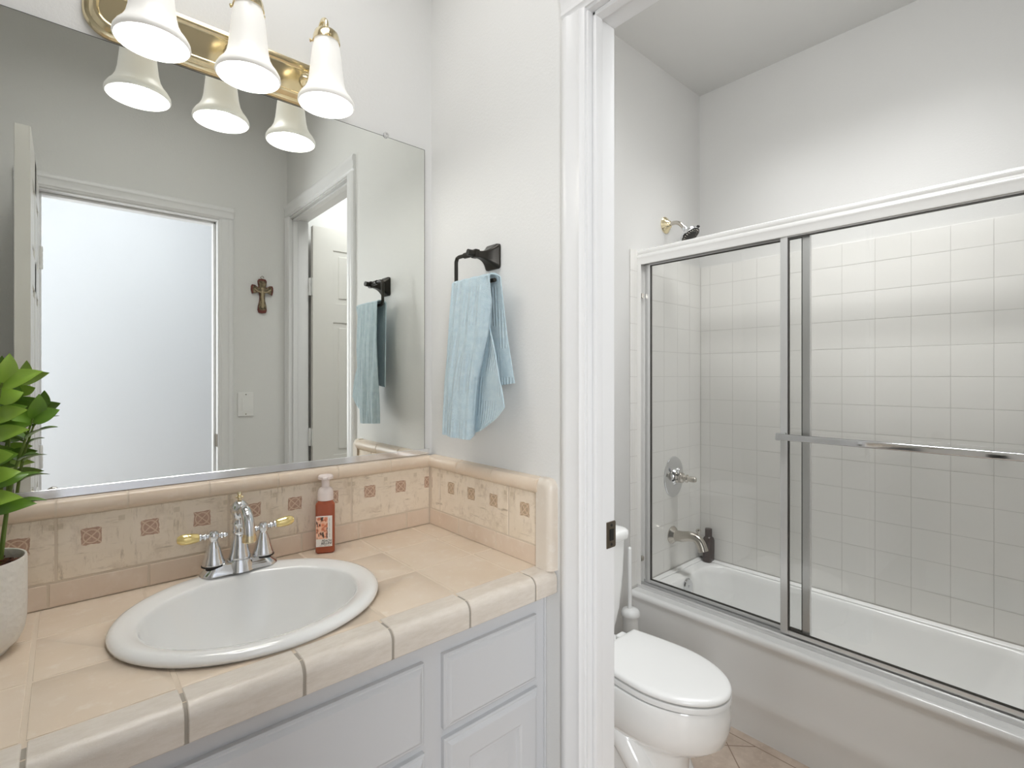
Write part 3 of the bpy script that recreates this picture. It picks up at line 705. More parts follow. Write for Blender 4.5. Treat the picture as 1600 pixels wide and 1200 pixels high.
stems = [  # foot, tip, leaves, leaf length, young?
    ((-0.940, -0.150), (-0.900, -0.150, 1.262), 5, 0.052, 0),
    ((-0.965, -0.195), (-0.932, -0.235, 1.325), 7, 0.056, 1),
    ((-0.950, -0.175), (-0.946, -0.200, 1.270), 5, 0.060, 0),
    ((-0.990, -0.150), (-0.965, -0.130, 1.330), 6, 0.058, 0),
    ((-1.010, -0.190), (-1.060, -0.210, 1.300), 6, 0.058, 1),
    ((-0.985, -0.210), (-1.000, -0.270, 1.280), 6, 0.058, 0),
    ((-1.000, -0.140), (-1.040, -0.105, 1.290), 6, 0.055, 0)]
for (fx, fy), tip, nl, LL, young in stems:
    base = Vector((fx, fy, CZ+0.138)); tip = Vector(tip)
    mid = base.lerp(tip, 0.5)+Vector((0, 0, 0.012))-(tip-base).cross(Vector((0, 0, 1))).cross(Vector((0, 0, 1))).normalized()*0.0
    mid.x = base.x+(tip.x-base.x)*0.35; mid.y = base.y+(tip.y-base.y)*0.35
    path = smoothpath([base, mid, tip], 10)
    b = new(); tube(b, path, [0.0038-0.0024*i/(len(path)-1) for i in range(len(path))], 10)
    st_ = obj('stem', b, M['stem'], pl)
    b = new()
    for k in range(nl):
        t_ = 0.36+0.60*k/(nl-1); i = min(int(t_*(len(path)-1)), len(path)-2)
        p = path[i]; ax = (path[i+1]-path[i]).normalized()
        for sgn in (-1, 1):
            az = math.radians(22*math.sin(k*1.7+fx*40))+ (0 if sgn > 0 else PI)
            d = Vector((math.cos(az), math.sin(az)*0.8-0.25, 0.28+0.5*t_*0.9))
            tilt = (0.15 if fx > -0.945 and t_ < 0.85 else 0.75)
            upv = Vector((0.25*sgn*tilt, -1.0*tilt, 1.0-0.45*tilt))
            leaf(b, p, d, upv, LL*(0.85+0.25*math.sin(k*2.1+sgn)), 0.0125+0.0035*tilt, 0.30-0.18*t_)
    leaf(b, path[-1], Vector((0.2, -0.2, 1)), (0.5, -0.85, 0.1), LL*0.85, 0.0135, 0.0)
    obj('leaves', b, M['leaf2'] if young else M['leaf'], st_)

# ------------------------------------------------------------ mirror
MX0, MX1, MZ0, MZ1 = -1.50, -0.0275, 1.096, 2.0325
mr = thing('wall_mirror', 'large frameless mirror above the sink reflecting the hall doorway', 'mirror', (-0.76, -0.003, MZ0))
b = new(); box(b, MX0, MX1, -0.0056, -0.001, MZ0+0.001, MZ1, mi=1); box(b, MX0+0.0016, MX1-0.0016, -0.0060, -0.0050, MZ0+0.001, MZ1-0.0016, mi=0)
obj('mirror_glass', b, [M['mirror'], M['medge']], mr, 0)
b = new(); box(b, MX0, -0.0135, -0.0085, -0.0062, MZ0, MZ0+0.0165, 0.0005, 1); box(b, MX0, -0.0135, -0.0085, -0.0005, MZ0-0.0012, MZ0+0.0008, 0.0003, 1)
obj('bottom_channel', b, M['chan'], mr)
for x in (-0.159, -1.15):
    b = new(); lathe(b, [(0.0085, 0), (0.0085, 0.003), (0.006, 0.006), (0, 0.0065)], along((0, -1, 0), (x, -0.006, MZ1+0.0035)), 18); lathe(b, [(0.0035, 0.0064), (0.003, 0.0075), (0, 0.0078)], along((0, -1, 0), (x, -0.006, MZ1+0.0055)), 10)
    o = obj('mirror_clip', b, M['clear'], mr); o['label'] = 'clear plastic clip on the top edge'

# ------------------------------------------------------------ vanity light
LX = (-0.729, -0.556, -0.3835); LY = -0.135; PZ0, PZ1 = 2.036, 2.150
vl = thing('vanity_light', 'brass wall light bar with three frosted bell shades above the mirror', 'wall lamp', (-0.556, 0, (PZ0+PZ1)/2))
b = new(); rings = []
for ins, d in ((0, 0.0005), (0, 0.006), (0.003, 0.011), (0.007, 0.0125), (0.010, 0.0125), (0.013, 0.017), (0.017, 0.0215), (0.022, 0.0215), (0.025, 0.0175), (0.028, 0.0165)):
    rings.append([(x, -d, z) for x, z in rrect(-0.833+ins, -0.284-ins, PZ0+ins, PZ1-ins, 0.05-ins*0.8, 10)])
loft(b, rings); bmesh.ops.recalc_face_normals(b, faces=b.faces); obj('back_plate', b, M['brass'], vl, 25)
for x in LX:
    b = new(); zc = 2.098
    lathe(b, [(0.024, 0.016), (0.024, 0.020), (0.020, 0.025), (0.012, 0.030), (0.0085, 0.034)], along((0, -1, 0), (x, 0, zc)), 24)
    pth = smoothpath([(x, -0.03, zc), (x, -0.052, zc+0.012), (x, -0.072, zc+0.055), (x, -0.092, zc+0.095), (x, -0.114, zc+0.109), (x, -0.131, zc+0.099), (x, LY, zc+0.078)], 6)
    tube(b, pth, 0.0058, 14)
    lathe(b, [(0.0075, 0.082), (0.010, 0.078), (0.019, 0.074), (0.027, 0.067), (0.0305, 0.056), (0.0315, 0.045), (0.0300, 0.045), (0.0285, 0.056), (0.02, 0.068), (0.0, 0.07)], Matrix.Translation((x, LY, zc)), 28)
    for a in (0.4, 0.4+2*PI/3, 0.4+4*PI/3):
        dv = Vector((math.cos(a), math.sin(a), 0)); lathe(b, [(0.0022, 0.026), (0.0022, 0.036), (0.004, 0.0362), (0.004, 0.039), (0, 0.0395)], along(dv, Vector((x, LY, zc+0.050))), 10)
    arm = obj('arm', b, M['brass'], vl)
    b = new()
    prof = [(0.0265, 2.153), (0.0270, 2.150), (0.0290, 2.142), (0.0320, 2.125), (0.0350, 2.100), (0.0375, 2.075), (0.0400, 2.052), (0.0440, 2.034), (0.0510, 2.020), (0.0590, 2.010), (0.0640, 2.001), (0.0650, 1.994), (0.0620, 1.9905), (0.0600, 1.994), (0.0570, 2.004), (0.0490, 2.014), (0.0415, 2.030), (0.0370, 2.052), (0.0345, 2.075), (0.0320, 2.100), (0.0290, 2.125), (0.0255, 2.142), (0.0245, 2.152)]
    lathe(b, prof+[prof[0]], Matrix.Translation((x, LY, 0)), 40, cap=False)
    sh = obj('bell_shade', b, M['shade'], arm, 60)
    b = new(); lathe(b, [(0.012, 2.150), (0.012, 2.120), (0.018, 2.105), (0.023, 2.085), (0.023, 2.070), (0.017, 2.055), (0, 2.050)], Matrix.Translation((x, LY, 0)), 20); obj('bulb', b, M['bulb'], arm)
    d = bpy.data.lights.new('lamp_glow', 'POINT'); d.energy = 0.7; d.color = (1.0, 0.988, 0.97); d.shadow_soft_size = 0.022
    lo = bpy.data.objects.new('lamp_glow', d); COL.objects.link(lo); lo.location = (x, LY, 2.010)

# ------------------------------------------------------------ towel ring and towel
RY, RZ = -0.306, 1.652; RX = -0.060
tg = thing('towel_ring', 'dark bronze open towel ring mounted on the white wall beside the mirror', 'towel ring', (0, RY, RZ))
b = new(); rings = []
for k in range(9):
    t_ = k/8; e = (1-t_)**2.3
    hy = 0.0095+0.0205*e; hz = 0.0085+0.0245*e
    rings.append([(-0.006-0.052*t_, RY+y, RZ+z) for y, z in rrect(-hy, hy, -hz, hz, min(hy, hz)*0.35, 3)])
r0 = [(-0.0005, RY+y, RZ+z) for y, z in rrect(-0.030, 0.030, -0.033, 0.033, 0.008, 3)]
loft(b, [r0]+rings); bmesh.ops.recalc_face_normals(b, faces=b.faces); obj('wall_mount', b, M['bronze'], tg)
b = new()
tube(b, [(-0.050, RY, RZ+0.001), (-0.083, RY+0.004, RZ+0.002)], 0.0085, 16)
box(b, RX-0.008, RX+0.008, RY-0.009, RY+0.012, RZ-0.010, RZ+0.012, 0.003)
tube(b, [(RX, RY, RZ+0.002), (RX, RY+0.048, RZ+0.004)], 0.0078, 16)
obj('pivot', b, M['bronze'], tg)
b = new(); R5 = 0.0052; TY = -0.2185; BZ = 1.576
arc = [(RX, RY+0.02, RZ+0.004), (RX, TY-0.014, RZ+0.005), (RX, TY-0.005, RZ+0.003), (RX, TY, RZ-0.006), (RX, TY, 1.62), (RX, TY, BZ+0.012), (RX, TY-0.004, BZ+0.003), (RX, TY-0.012, BZ), (RX, -0.30, BZ-0.001), (RX, -0.384, BZ-0.002)]
tube(b, arc, R5, 14); obj('ring_bar', b, M['bronze'], tg)

tw = thing('hand_towel', 'pale blue ribbed hand towel draped over the dark towel ring', 'towel', (RX, -0.30, 1.37))
def interp(tab, z):
    if z >= tab[0][0]: return tab[0][1]
    for (z0, v0), (z1, v1) in zip(tab, tab[1:]):
        if z >= z1: return v0+(v1-v0)*(z0-z)/(z0-z1)
    return tab[-1][1]
def sheet(bm, uvl, cols, rows, fn, th=0.0035):
    G = [[Vector(fn(i/(cols-1), j/(rows-1))) for i in range(cols)] for j in range(rows)]
    N = [[None]*cols for _ in range(rows)]
    for j in range(rows):
        for i in range(cols):
            du = G[j][min(i+1, cols-1)]-G[j][max(i-1, 0)]; dv = G[min(j+1, rows-1)][i]-G[max(j-1, 0)][i]
            n_ = du.cross(dv); N[j][i] = n_.normalized() if n_.length > 1e-9 else Vector((1, 0, 0))
    L0 = [[0]*cols for _ in range(rows)]
    for j in range(rows):
        s = 0
        for i in range(cols):
            if i: s += (G[j][i]-G[j][i-1]).length
            L0[j][i] = s
    layers = []
    for sg in (0.5, -0.5):
        layers.append([[bm.verts.new(G[j][i]+N[j][i]*th*sg) for i in range(cols)] for j in range(rows)])
    def setuv(f, idx):
        if f is None: return
        for lp, (j, i) in zip(f.loops, idx): lp[uvl].uv = (L0[j][i], G[j][i].z)
    for j in range(rows-1):
        for i in range(cols-1):
            q = ((j, i), (j, i+1), (j+1, i+1), (j+1, i))
            setuv(face(bm, [layers[0][a][c] for a, c in q]), q)
            setuv(face(bm, [layers[1][a][c] for a, c in q[::-1]]), q[::-1])
    edge = [(0, i) for i in range(cols)]+[(j, cols-1) for j in range(1, rows)]+[(rows-1, i) for i in range(cols-2, -1, -1)]+[(j, 0) for j in range(rows-2, 0, -1)]
    for k in range(len(edge)):
        a = edge[k]; c = edge[(k+1) % len(edge)]
        setuv(face(bm, (layers[0][a[0]][a[1]], layers[1][a[0]][a[1]], layers[1][c[0]][c[1]], layers[0][c[0]][c[1]])), (a, a, c, c))
# front layer: goes over the bar, hangs to z 1.185; its right part folds back under itself
FL = [(1.585, -0.226), (1.45, -0.218), (1.31, -0.203), (1.18, -0.194)]     # left edge (y) by height
FR = [(1.585, -0.384), (1.44, -0.372), (1.31, -0.336), (1.18, -0.320)]     # front fold (y)
FD = [(1.585, -0.374), (1.50, -0.366), (1.45, -0.365), (1.42, -0.376), (1.36, -0.398), (1.29, -0.422), (1.245, -0.432), (1.215, -0.400), (1.18, -0.338)]   # flap edge
def front(u, v):
    z = 1.583-0.403*v
    yl, yr = interp(FL, z), interp(FR, z)
    out = 0.078+0.016*min(1, v*1.6)
    if u <= 0.60:
        s = u/0.60; y = yl+(yr-yl)*s
        x = -out-0.008*math.sin(PI*s)*(0.4+v)+0.0030*math.sin(s*15+v*3)*(0.25+v)+0.0022*math.sin(s*29-v*6)
        x += 0.010*(1-s)**4*v+0.012*min(1, v*7)*max(0, (s-0.86)/0.14)**2
        return (x, y, z-0.010*v*v*s*0.6)
    s = (u-0.60)/0.40; yf = interp(FD, z)
    # the edge turns in behind the front, then the flap comes out again
    k = min(1, s/0.38); q = max(0, (s-0.38)/0.62)
    y = yr+0.024*math.sin(PI/2*k)*(0.3+0.7*min(1, v*2)); y = y+(yf-y)*q**1.1
    h = min(1, v*7)
    x = -out+(0.012+0.026*math.sin(PI/2*k)*(0.35+0.65*min(1, v*2)))*h-0.014*math.sin(PI/2*q)*min(1, v*1.5)+0.006*math.sin(PI*q)*v
    return (x, y, z+(0.018*v*s))
b = new(); uvl = b.loops.layers.uv.new('UVMap')
sheet(b, uvl, 60, 44, front)
# over the bar
def over(u, v):
    a = PI*v; yl = -0.2265+(-0.003)*v; yr = -0.3845+0.006*math.sin(a); y = yl+(yr-yl)*u
    return (RX-0.0175*math.cos(a)+0.001*math.sin(u*20), y, BZ+0.006+0.0085*math.sin(a)+0.0006*math.sin(u*26))
sheet(b, uvl, 30, 10, lambda u, v: over(u, 1-v))
BL = [(1.585, -0.2285), (1.31, -0.235), (1.29, -0.235)]; BR = [(1.585, -0.3845), (1.52, -0.392), (1.43, -0.403), (1.30, -0.428), (1.27, -0.432)]
def back(u, v):
    z = 1.583-0.285*v+0.02*v*u
    yl, yr = interp(BL, z), interp(BR, z)
    return (-0.0425+0.013*v*u-0.003*math.sin(u*9)*v+0.004*math.sin(PI*u)*v, yl+(yr-yl)*u, z)
sheet(b, uvl, 30, 26, back)
obj('cloth', b, M['towel'], tw, 60)

# ------------------------------------------------------------ cross and switch on the south wall
cr = thing('wall_cross', 'small carved brown cross hanging on the wall, seen in the mirror', 'cross', (-0.12, BY, 1.733))
def cross_out(k):
    half = [(0.0, 0.088), (0.016, 0.086), (0.021, 0.076), (0.019, 0.060), (0.016, 0.048), (0.022, 0.046), (0.034, 0.055), (0.047, 0.056), (0.051, 0.048), (0.0515, 0.030), (0.047, 0.010), (0.036, 0.014), (0.022, 0.022), (0.014, 0.018), (0.012, 0.0), (0.0135, -0.025), (0.019, -0.048), (0.021, -0.068), (0.017, -0.081), (0.0, -0.0845)]
    full = half+[(-x, z) for x, z in half[-2:0:-1]]
    return [(x*k if abs(x) > 0 else 0, z*k+(1-k)*0.02) for x, z in full]
def cross_bm(k, y0, y1, bev):
    b = new(); o_ = cross_out(k); i_ = cross_out(k*(1-bev))
    loft(b, [[(-0.12+x, BY+y0, 1.733+z) for x, z in o_], [(-0.12+x, BY+y1-0.002, 1.733+z) for x, z in o_], [(-0.12+x, BY+y1, 1.733+z) for x, z in i_]])
    bmesh.ops.recalc_face_normals(b, faces=b.faces); return b
o = obj('rim', cross_bm(1.0, 0.0005, 0.010, 0.06), M['rust'], cr); o['label'] = 'dark red border of the cross'
obj('carving', cross_bm(0.86, 0.006, 0.0125, 0.1), M['relief'], cr)
b = new()
sphere(b, (-0.12, BY+0.012, 1.733+0.036), 0.0075, 12, (1, 0.7, 1.2)); tube(b, smoothpath([(-0.12, BY+0.012, 1.733+0.03), (-0.1215, BY+0.015, 1.733+0.0), (-0.119, BY+0.015, 1.733-0.03), (-0.12, BY+0.012, 1.733-0.058)], 5), 0.006, 10)
tube(b, smoothpath([(-0.158, BY+0.012, 1.733+0.036), (-0.14, BY+0.0145, 1.733+0.022), (-0.12, BY+0.015, 1.733+0.020), (-0.10, BY+0.0145, 1.733+0.022), (-0.082, BY+0.012, 1.733+0.036)], 5), 0.0035, 8)
o = obj('figure', b, plain('pale relief', (176, 160, 130), 0.45, metal=0.3), cr); o['label'] = 'pale raised figure in the middle of the cross'
b = new(); pts = [(-0.12+0.007*math.cos(a), BY+0.006, 1.733+0.0945+0.007*math.sin(a)) for a in [2*PI*k/16 for k in range(17)]]
tube(b, pts, 0.0016, 8); obj('hanging_loop', b, M['nickel'], cr)
sw = thing('light_switch', 'white rocker light switch beside the hall doorway, seen in the mirror', 'switch', (-0.194, BY, 1.198))
b = new(); box(b, -0.194-0.036, -0.194+0.036, BY+0.0003, BY+0.006, 1.198-0.058, 1.198+0.058, 0.003); obj('switch_plate', b, M['plas'], sw)
b = new(); prism(b, [(BY+0.005, 1.198-0.033), (BY+0.0105, 1.198-0.033), (BY+0.0075, 1.198+0.033), (BY+0.005, 1.198+0.033)], 'x', -0.194-0.0165, -0.194+0.0165); obj('rocker', b, M['plas'], sw)
for z in (1.198-0.048, 1.198+0.048):
    b = new(); lathe(b, [(0.003, 0), (0.003, 0.001), (0, 0.0014)], along((0, 1, 0), (-0.194, BY+0.0058, z)), 10); obj('screw', b, M['nickel'], sw)

# ------------------------------------------------------------ shower walls (tile)
TP = 0.1194; tz = [0.392, 0.4976]+[0.4976+TP*k for k in range(1, 12)]+[1.908]
tz = sorted(set(round(z, 4) for z in tz if z <= 1.908))
b = new(); box(b, 1.040, TX-0.002, -0.0075, -0.0005, 0.36, 1.906, mi=1)
xs = [1.037]+[1.0385+0.031+TP*k for k in range(0, 6)]+[TX-0.0095]; xs = sorted(x for x in xs if x <= TX-0.009)
for i in range(len(xs)-1):
    for j in range(len(tz)-1):
        if xs[i+1]-xs[i] < 0.01 or tz[j+1]-tz[j] < 0.01: continue
        box(b, xs[i]+0.0007, xs[i+1]-0.0007, -0.0082, -0.004, tz[j]+0.0007, tz[j+1]-0.0007, 0.0012, 2)
struct('wall_shower_end', b, [M['wtile'], M['wgrout']], 'white tiled end wall with the shower valve and tub spout', 'wall')
b = new(); box(b, TX-0.0075, TX-0.0005, BY+0.001, -0.006, 0.36, 1.906, mi=1)
ys = [-0.0095]+[-0.060-TP*k for k in range(0, 12)]+[BY+0.001]; ys = sorted((y for y in ys if y >= BY), reverse=True)
for i in range(len(ys)-1):
    for j in range(len(tz)-1):
        if ys[i]-ys[i+1] < 0.01 or tz[j+1]-tz[j] < 0.01: continue
        box(b, TX-0.0082, TX-0.004, ys[i+1]+0.0007, ys[i]-0.0007, tz[j]+0.0007, tz[j+1]-0.0007, 0.0012, 2)
struct('wall_shower_back', b, [M['wtile'], M['wgrout']], 'white tiled long wall behind the glass shower doors', 'wall')

# ------------------------------------------------------------ bathtub
TR = 0.382
bt = thing('bathtub', 'white alcove bathtub with plain apron below the glass doors', 'bathtub', (1.37, -0.69, 0))
x0, x1, y0, y1 = 1.045, TX-0.0085, BY+0.001, -0.009
b = new()
# apron profile, extruded along the tub
ap = [(1.046, 0.0), (1.0440, 0.08), (1.042, 0.105), (1.0385, 0.124), (1.0372, 0.140), (1.0388, 0.160), (1.0420, 0.190), (1.0435, 0.225), (1.0435, 0.335), (1.040, 0.348), (1.034, 0.356), (1.0325, 0.364), (1.0335, 0.373), (1.038, 0.380), (1.046, TR)]
R = [[(x, y, z) for x, z in ap] for y in (y1, y0)]
loft(b, R, False, closed=False)
def rr3(xa, xb, ya, yb, r, z, n=8): return [(x, y, z) for x, y in rrect(xa, xb, ya, yb, r, n)]
outer = rr3(1.046, x1, y0, y1, 0.004, TR)
rings = [outer, rr3(1.148, 1.622, BY+0.10, -0.085, 0.10, TR), rr3(1.156, 1.614, BY+0.11, -0.093, 0.10, TR-0.006), rr3(1.162, 1.606, BY+0.125, -0.100, 0.105, TR-0.03),
         rr3(1.185, 1.585, BY+0.20, -0.125, 0.12, 0.16), rr3(1.205, 1.565, BY+0.27, -0.15, 0.12, 0.10), rr3(1.25, 1.52, BY+0.36, -0.20, 0.11, 0.075), rr3(1.33, 1.44, BY+0.5, -0.35, 0.05, 0.070)]
loft(b, rings, False); face(b, [v for v in b.verts][-len(rings[-1]):])
# raised lip along the walls
box(b, x1-0.035, x1, y0, y1, TR-0.002, TR+0.007, 0.004, 3); box(b, 1.148, x1, y1-0.03, y1, TR-0.002, TR+0.007, 0.004, 3)
obj('tub_body', b, M['tub'], bt, 45)
b = new(); lathe(b, [(0.036, 0), (0.036, 0.004), (0.032, 0.009), (0.015, 0.012), (0, 0.0125)], along((0, -1, 0.12), (1.358, -0.1015, 0.338)), 32)
sphere(b, (1.352, -0.115, 0.341), 0.005, 10, (0.7, 0.7, 1.6)); obj('overflow_plate', b, M['chrome'], bt)
b = new(); lathe(b, [(0.03, 0), (0.03, 0.002), (0.022, 0.004), (0, 0.003)], Matrix.Translation((1.385, -0.42, 0.0725)), 24); obj('drain', b, M['chrome'], bt)

# ------------------------------------------------------------ sliding shower doors
GX = 1.085; y_end = BY+0.002
fr_ = thing('shower_door_frame', 'bright aluminium track, header and jambs of the tub doors', 'shower frame', (GX+0.03, -0.69, TR))
b = new()
hd = [(GX+0.006, 1.840), (GX+0.004, 1.846), (GX+0.0035, 1.862), (GX-0.001, 1.868), (GX-0.002, 1.876), (GX+0.002, 1.882), (GX+0.006, 1.886), (GX+0.003, 1.890), (GX+0.001, 1.897), (GX+0.003, 1.904), (GX+0.012, 1.908), (GX+0.052, 1.908), (GX+0.058, 1.902), (GX+0.058, 1.840), (GX+0.050, 1.840), (GX+0.050, 1.872), (GX+0.013, 1.872), (GX+0.013, 1.840)]
prism(b, hd, 'y', y_end, -0.0085); obj('header', b, M['header'], fr_, 50)
b = new()
tk = [(GX-0.002, TR+0.0004), (GX-0.002, TR+0.012), (GX+0.002, TR+0.014), (GX+0.006, TR+0.017), (GX+0.010, TR+0.0165), (GX+0.012, TR+0.005), (GX+0.027, TR+0.006), (GX+0.0275, TR+0.019), (GX+0.0305, TR+0.019), (GX+0.031, TR+0.006), (GX+0.048, TR+0.005), (GX+0.049, TR+0.024), (GX+0.0535, TR+0.024), (GX+0.056, TR+0.0004)]
prism(b, tk, 'y', y_end, -0.0085); obj('bottom_track', b, M['alum'], fr_, 30)
for ya, yb in ((-0.0085, -0.0275), (y_end, y_end+0.019)):
    b = new()
    box(b, GX, GX+0.004, ya, yb, TR+0.001, 1.840, 0.0008); box(b, GX+0.050, GX+0.055, ya, yb, TR+0.001, 1.840, 0.0008)
    box(b, GX+0.004, GX+0.050, ya, ya+(0.003 if ya < yb else -0.003), TR+0.001, 1.840)
    jb = obj('jamb', b, M['header'], fr_)
    b = new()
    for z in (0.51, 1.70): box(b, GX+0.006, GX+0.026, ya, (ya+yb)/2+(yb-ya)*0.55, z-0.010, z+0.010, 0.002)
    obj('bumper', b, M['nickel'], jb)
def panel(name, label, xc, ya, yb, rail):
    """one sliding glass leaf between ya (nearer the shower head wall) and yb"""
    r = thing(name, label, 'shower door', (xc, (ya+yb)/2, TR+0.02), 'sliding glass tub doors')
    z0, z1 = TR+0.0215, 1.8555; w_ = 0.025
    b = new(); box(b, xc-0.0025, xc+0.0025, yb+0.008, ya-0.008, z0+0.008, z1-0.008); obj('glass', b, M['glass'], r, 0)
    for q0, q1 in ((ya, ya-w_), (yb+w_, yb)):
        b = new(); box(b, xc-0.008, xc+0.008, q0, q1, z0, z1, 0.0015); st = obj('stile', b, M['alum'], r)
        b = new(); yy = q1 if q0 == ya else q0; sg = -1 if q0 == ya else 1
        box(b, xc-0.0045, xc+0.0045, yy, yy+sg*0.0035, z0+0.012, z1-0.012); obj('gasket', b, M['gasket'], st)
    for q0, q1 in ((z0, z0+0.014), (z1-0.020, z1)):
        b = new(); box(b, xc-0.007, xc+0.007, yb+w_, ya-w_, q0, q1, 0.001); rl = obj('rail', b, M['alum'], r)
        b = new(); zz = q1 if q0 == z0 else q0; sg = 1 if q0 == z0 else -1
        box(b, xc-0.0045, xc+0.0045, yb+w_, ya-w_, zz, zz+sg*0.0035); obj('gasket', b, M['gasket'], rl)
    if rail:
        b = new(); zr = 1.119; xr = xc-0.052
        bar = rrect(xr-0.006, xr+0.006, zr-0.0115, zr+0.0115, 0.004, 4); prism(b, bar, 'y', yb+0.012, ya-0.012)
        for y in (ya-0.012, yb+0.012):
            box(b, xr-0.0065, xc-0.007, y-0.011, y+0.011, zr-0.013, zr+0.013, 0.003)
        obj('towel_bar', b, M['chrome'], r)
    return r
panel('shower_door_panel', 'front sliding glass door with the long towel bar across it', GX+0.020, -0.616, y_end+0.112, True)
panel('shower_door_panel', 'rear sliding glass door nearest the shower head, without a towel bar', GX+0.040, -0.0295, -0.708, False)

# ------------------------------------------------------------ shower head, valve, spout, bottle
sh = thing('showerhead', 'chrome shower head on a brass flange above the glass doors', 'shower head', (1.331, 0, 2.069))
b = new(); lathe(b, [(0.040, 0.0005), (0.040, 0.004), (0.034, 0.010), (0.024, 0.016), (0.018, 0.026), (0.013, 0.030)], along((0, -1, 0), (1.331, 0, 2.069)), 30); o = obj('flange', b, M['brass'], sh); o['label'] = 'brass wall flange'
b = new(); pth = smoothpath([(1.331, -0.02, 2.069), (1.331, -0.055, 2.070), (1.331, -0.080, 2.058), (1.331, -0.104, 2.030)], 6); tube(b, pth, 0.0095, 16); obj('arm', b, M['nickel'], sh)
b = new(); hdv = Vector((0, -0.60, -0.80)); c0 = Vector((1.331, -0.100, 2.036))
lathe(b, [(0.0115, 0), (0.0135, 0.003), (0.0135, 0.016), (0.011, 0.018), (0.016, 0.022), (0.034, 0.032), (0.047, 0.042), (0.0485, 0.052), (0.046, 0.055)], along(hdv, c0), 32); hd_ = obj('spray_head', b, M['chrome'], sh)
b = new(); lathe(b, [(0.0455, 0.0552), (0.044, 0.057), (0.0, 0.0575)], along(hdv, c0), 32); 
for ring_, n_ in ((0.038, 22), (0.030, 16)):
    for k in range(n_):
        a = 2*PI*k/n_; mt = along(hdv, c0) @ Matrix.Translation((ring_*math.cos(a), ring_*math.sin(a), 0.0570)); lathe(b, [(0.0019, 0), (0.0014, 0.0022), (0, 0.0024)], mt, 6, mi=1)
o = obj('spray_face', b, [M['black'], M['nickel']], hd_); o['label'] = 'dark nozzle face'
b = new(); box(b, -0.008, 0.008, 0.044, 0.056, 0.046, 0.054, 0.002, mat=along(hdv, c0)); obj('spray_tab', b, M['black'], hd_)

vv = thing('shower_valve', 'chrome shower valve with lever handle on the tiled end wall', 'shower valve', (1.392, -0.0085, 0.841))
b = new(); lathe(b, [(0.100, 0), (0.099, 0.003), (0.090, 0.007), (0.060, 0.010), (0.040, 0.011), (0.036, 0.018), (0.032, 0.022), (0, 0.022)], along((0, -1, 0), (1.392, -0.0082, 0.841)), 44, sx=0.86); obj('escutcheon', b, M['chrome'], vv)
b = new(); A = along((0, -1, 0), (1.392, -0.0082, 0.841))
lathe(b, [(0.026, 0.020), (0.028, 0.026), (0.024, 0.034), (0.0265, 0.040), (0.024, 0.050), (0.015, 0.056), (0.014, 0.064), (0.019, 0.069), (0.019, 0.074), (0.013, 0.079), (0.012, 0.084), (0.014, 0.089), (0.0135, 0.112), (0.010, 0.118), (0, 0.119)], A, 28)
obj('handle', b, M['nickel'], vv)
b = new(); lathe(b, [(0.007, 0.02), (0.009, 0.045), (0.007, 0.055), (0, 0.057)], along((-0.5, -0.15, 0.85), (1.392, -0.040, 0.841)), 14); obj('lever_tip', b, M['chrome'], vv)

tsp = thing('tub_spout', 'polished nickel tub spout on the tiled wall above the bathtub', 'tub spout', (1.380, -0.0085, 0.556))
b = new(); lathe(b, [(0.043, 0), (0.043, 0.004), (0.038, 0.010), (0.030, 0.018), (0.026, 0.024)], along((0, -1, 0), (1.380, -0.0082, 0.556)), 30); obj('flange', b, M['nickel'], tsp)
b = new(); pth = smoothpath([(1.380, -0.015, 0.556), (1.380, -0.06, 0.560), (1.380, -0.105, 0.570), (1.380, -0.140, 0.566), (1.380, -0.160, 0.545), (1.380, -0.172, 0.515)], 6)
tube(b, pth, [0.0275-0.0060*min(1, i/18) for i in range(len(pth))], 22); sb_ = obj('spout_body', b, M['nickel'], tsp)
b = new(); lathe(b, [(0.0205, 0), (0.0225, 0.002), (0.0225, 0.010), (0.020, 0.012), (0, 0.012)], along((0, -0.37, -0.93), (1.380, -0.1665, 0.527)), 24); obj('outlet_ring', b, M['nickel'], sb_)
b = new(); lathe(b, [(0.005, 0), (0.005, 0.022), (0.0105, 0.026), (0.012, 0.033), (0.008, 0.039), (0, 0.040)], along((0, -0.12, 1), (1.380, -0.142, 0.575)), 18); o = obj('diverter_knob', b, M['nickel'], tsp)

bo = thing('shampoo_bottle', 'dark brown bottle standing on the tub corner behind the spout', 'bottle', (1.628, -0.068, TR))
b = new(); bz = TR+0.0005; cxb, cyb = 1.628, -0.0675
rings = [[(cxb+x, cyb+y, bz+z) for x, y in rrect(-hx, hx, -hy, hy, r, 5)] for hx, hy, r, z in ((0.025, 0.019, 0.012, 0), (0.028, 0.022, 0.014, 0.004), (0.030, 0.023, 0.015, 0.06), (0.030, 0.023, 0.015, 0.108), (0.026, 0.020, 0.014, 0.121), (0.017, 0.0165, 0.0125, 0.128))]
loft(b, rings); obj('bottle_body', b, M['brown'], bo)
b = new(); lathe(b, [(0.0165, 0.128), (0.0175, 0.130), (0.0175, 0.166), (0.016, 0.168), (0, 0.168)], Matrix.Translation((cxb, cyb, bz)), 26); obj('cap', b, M['brown'], bo)

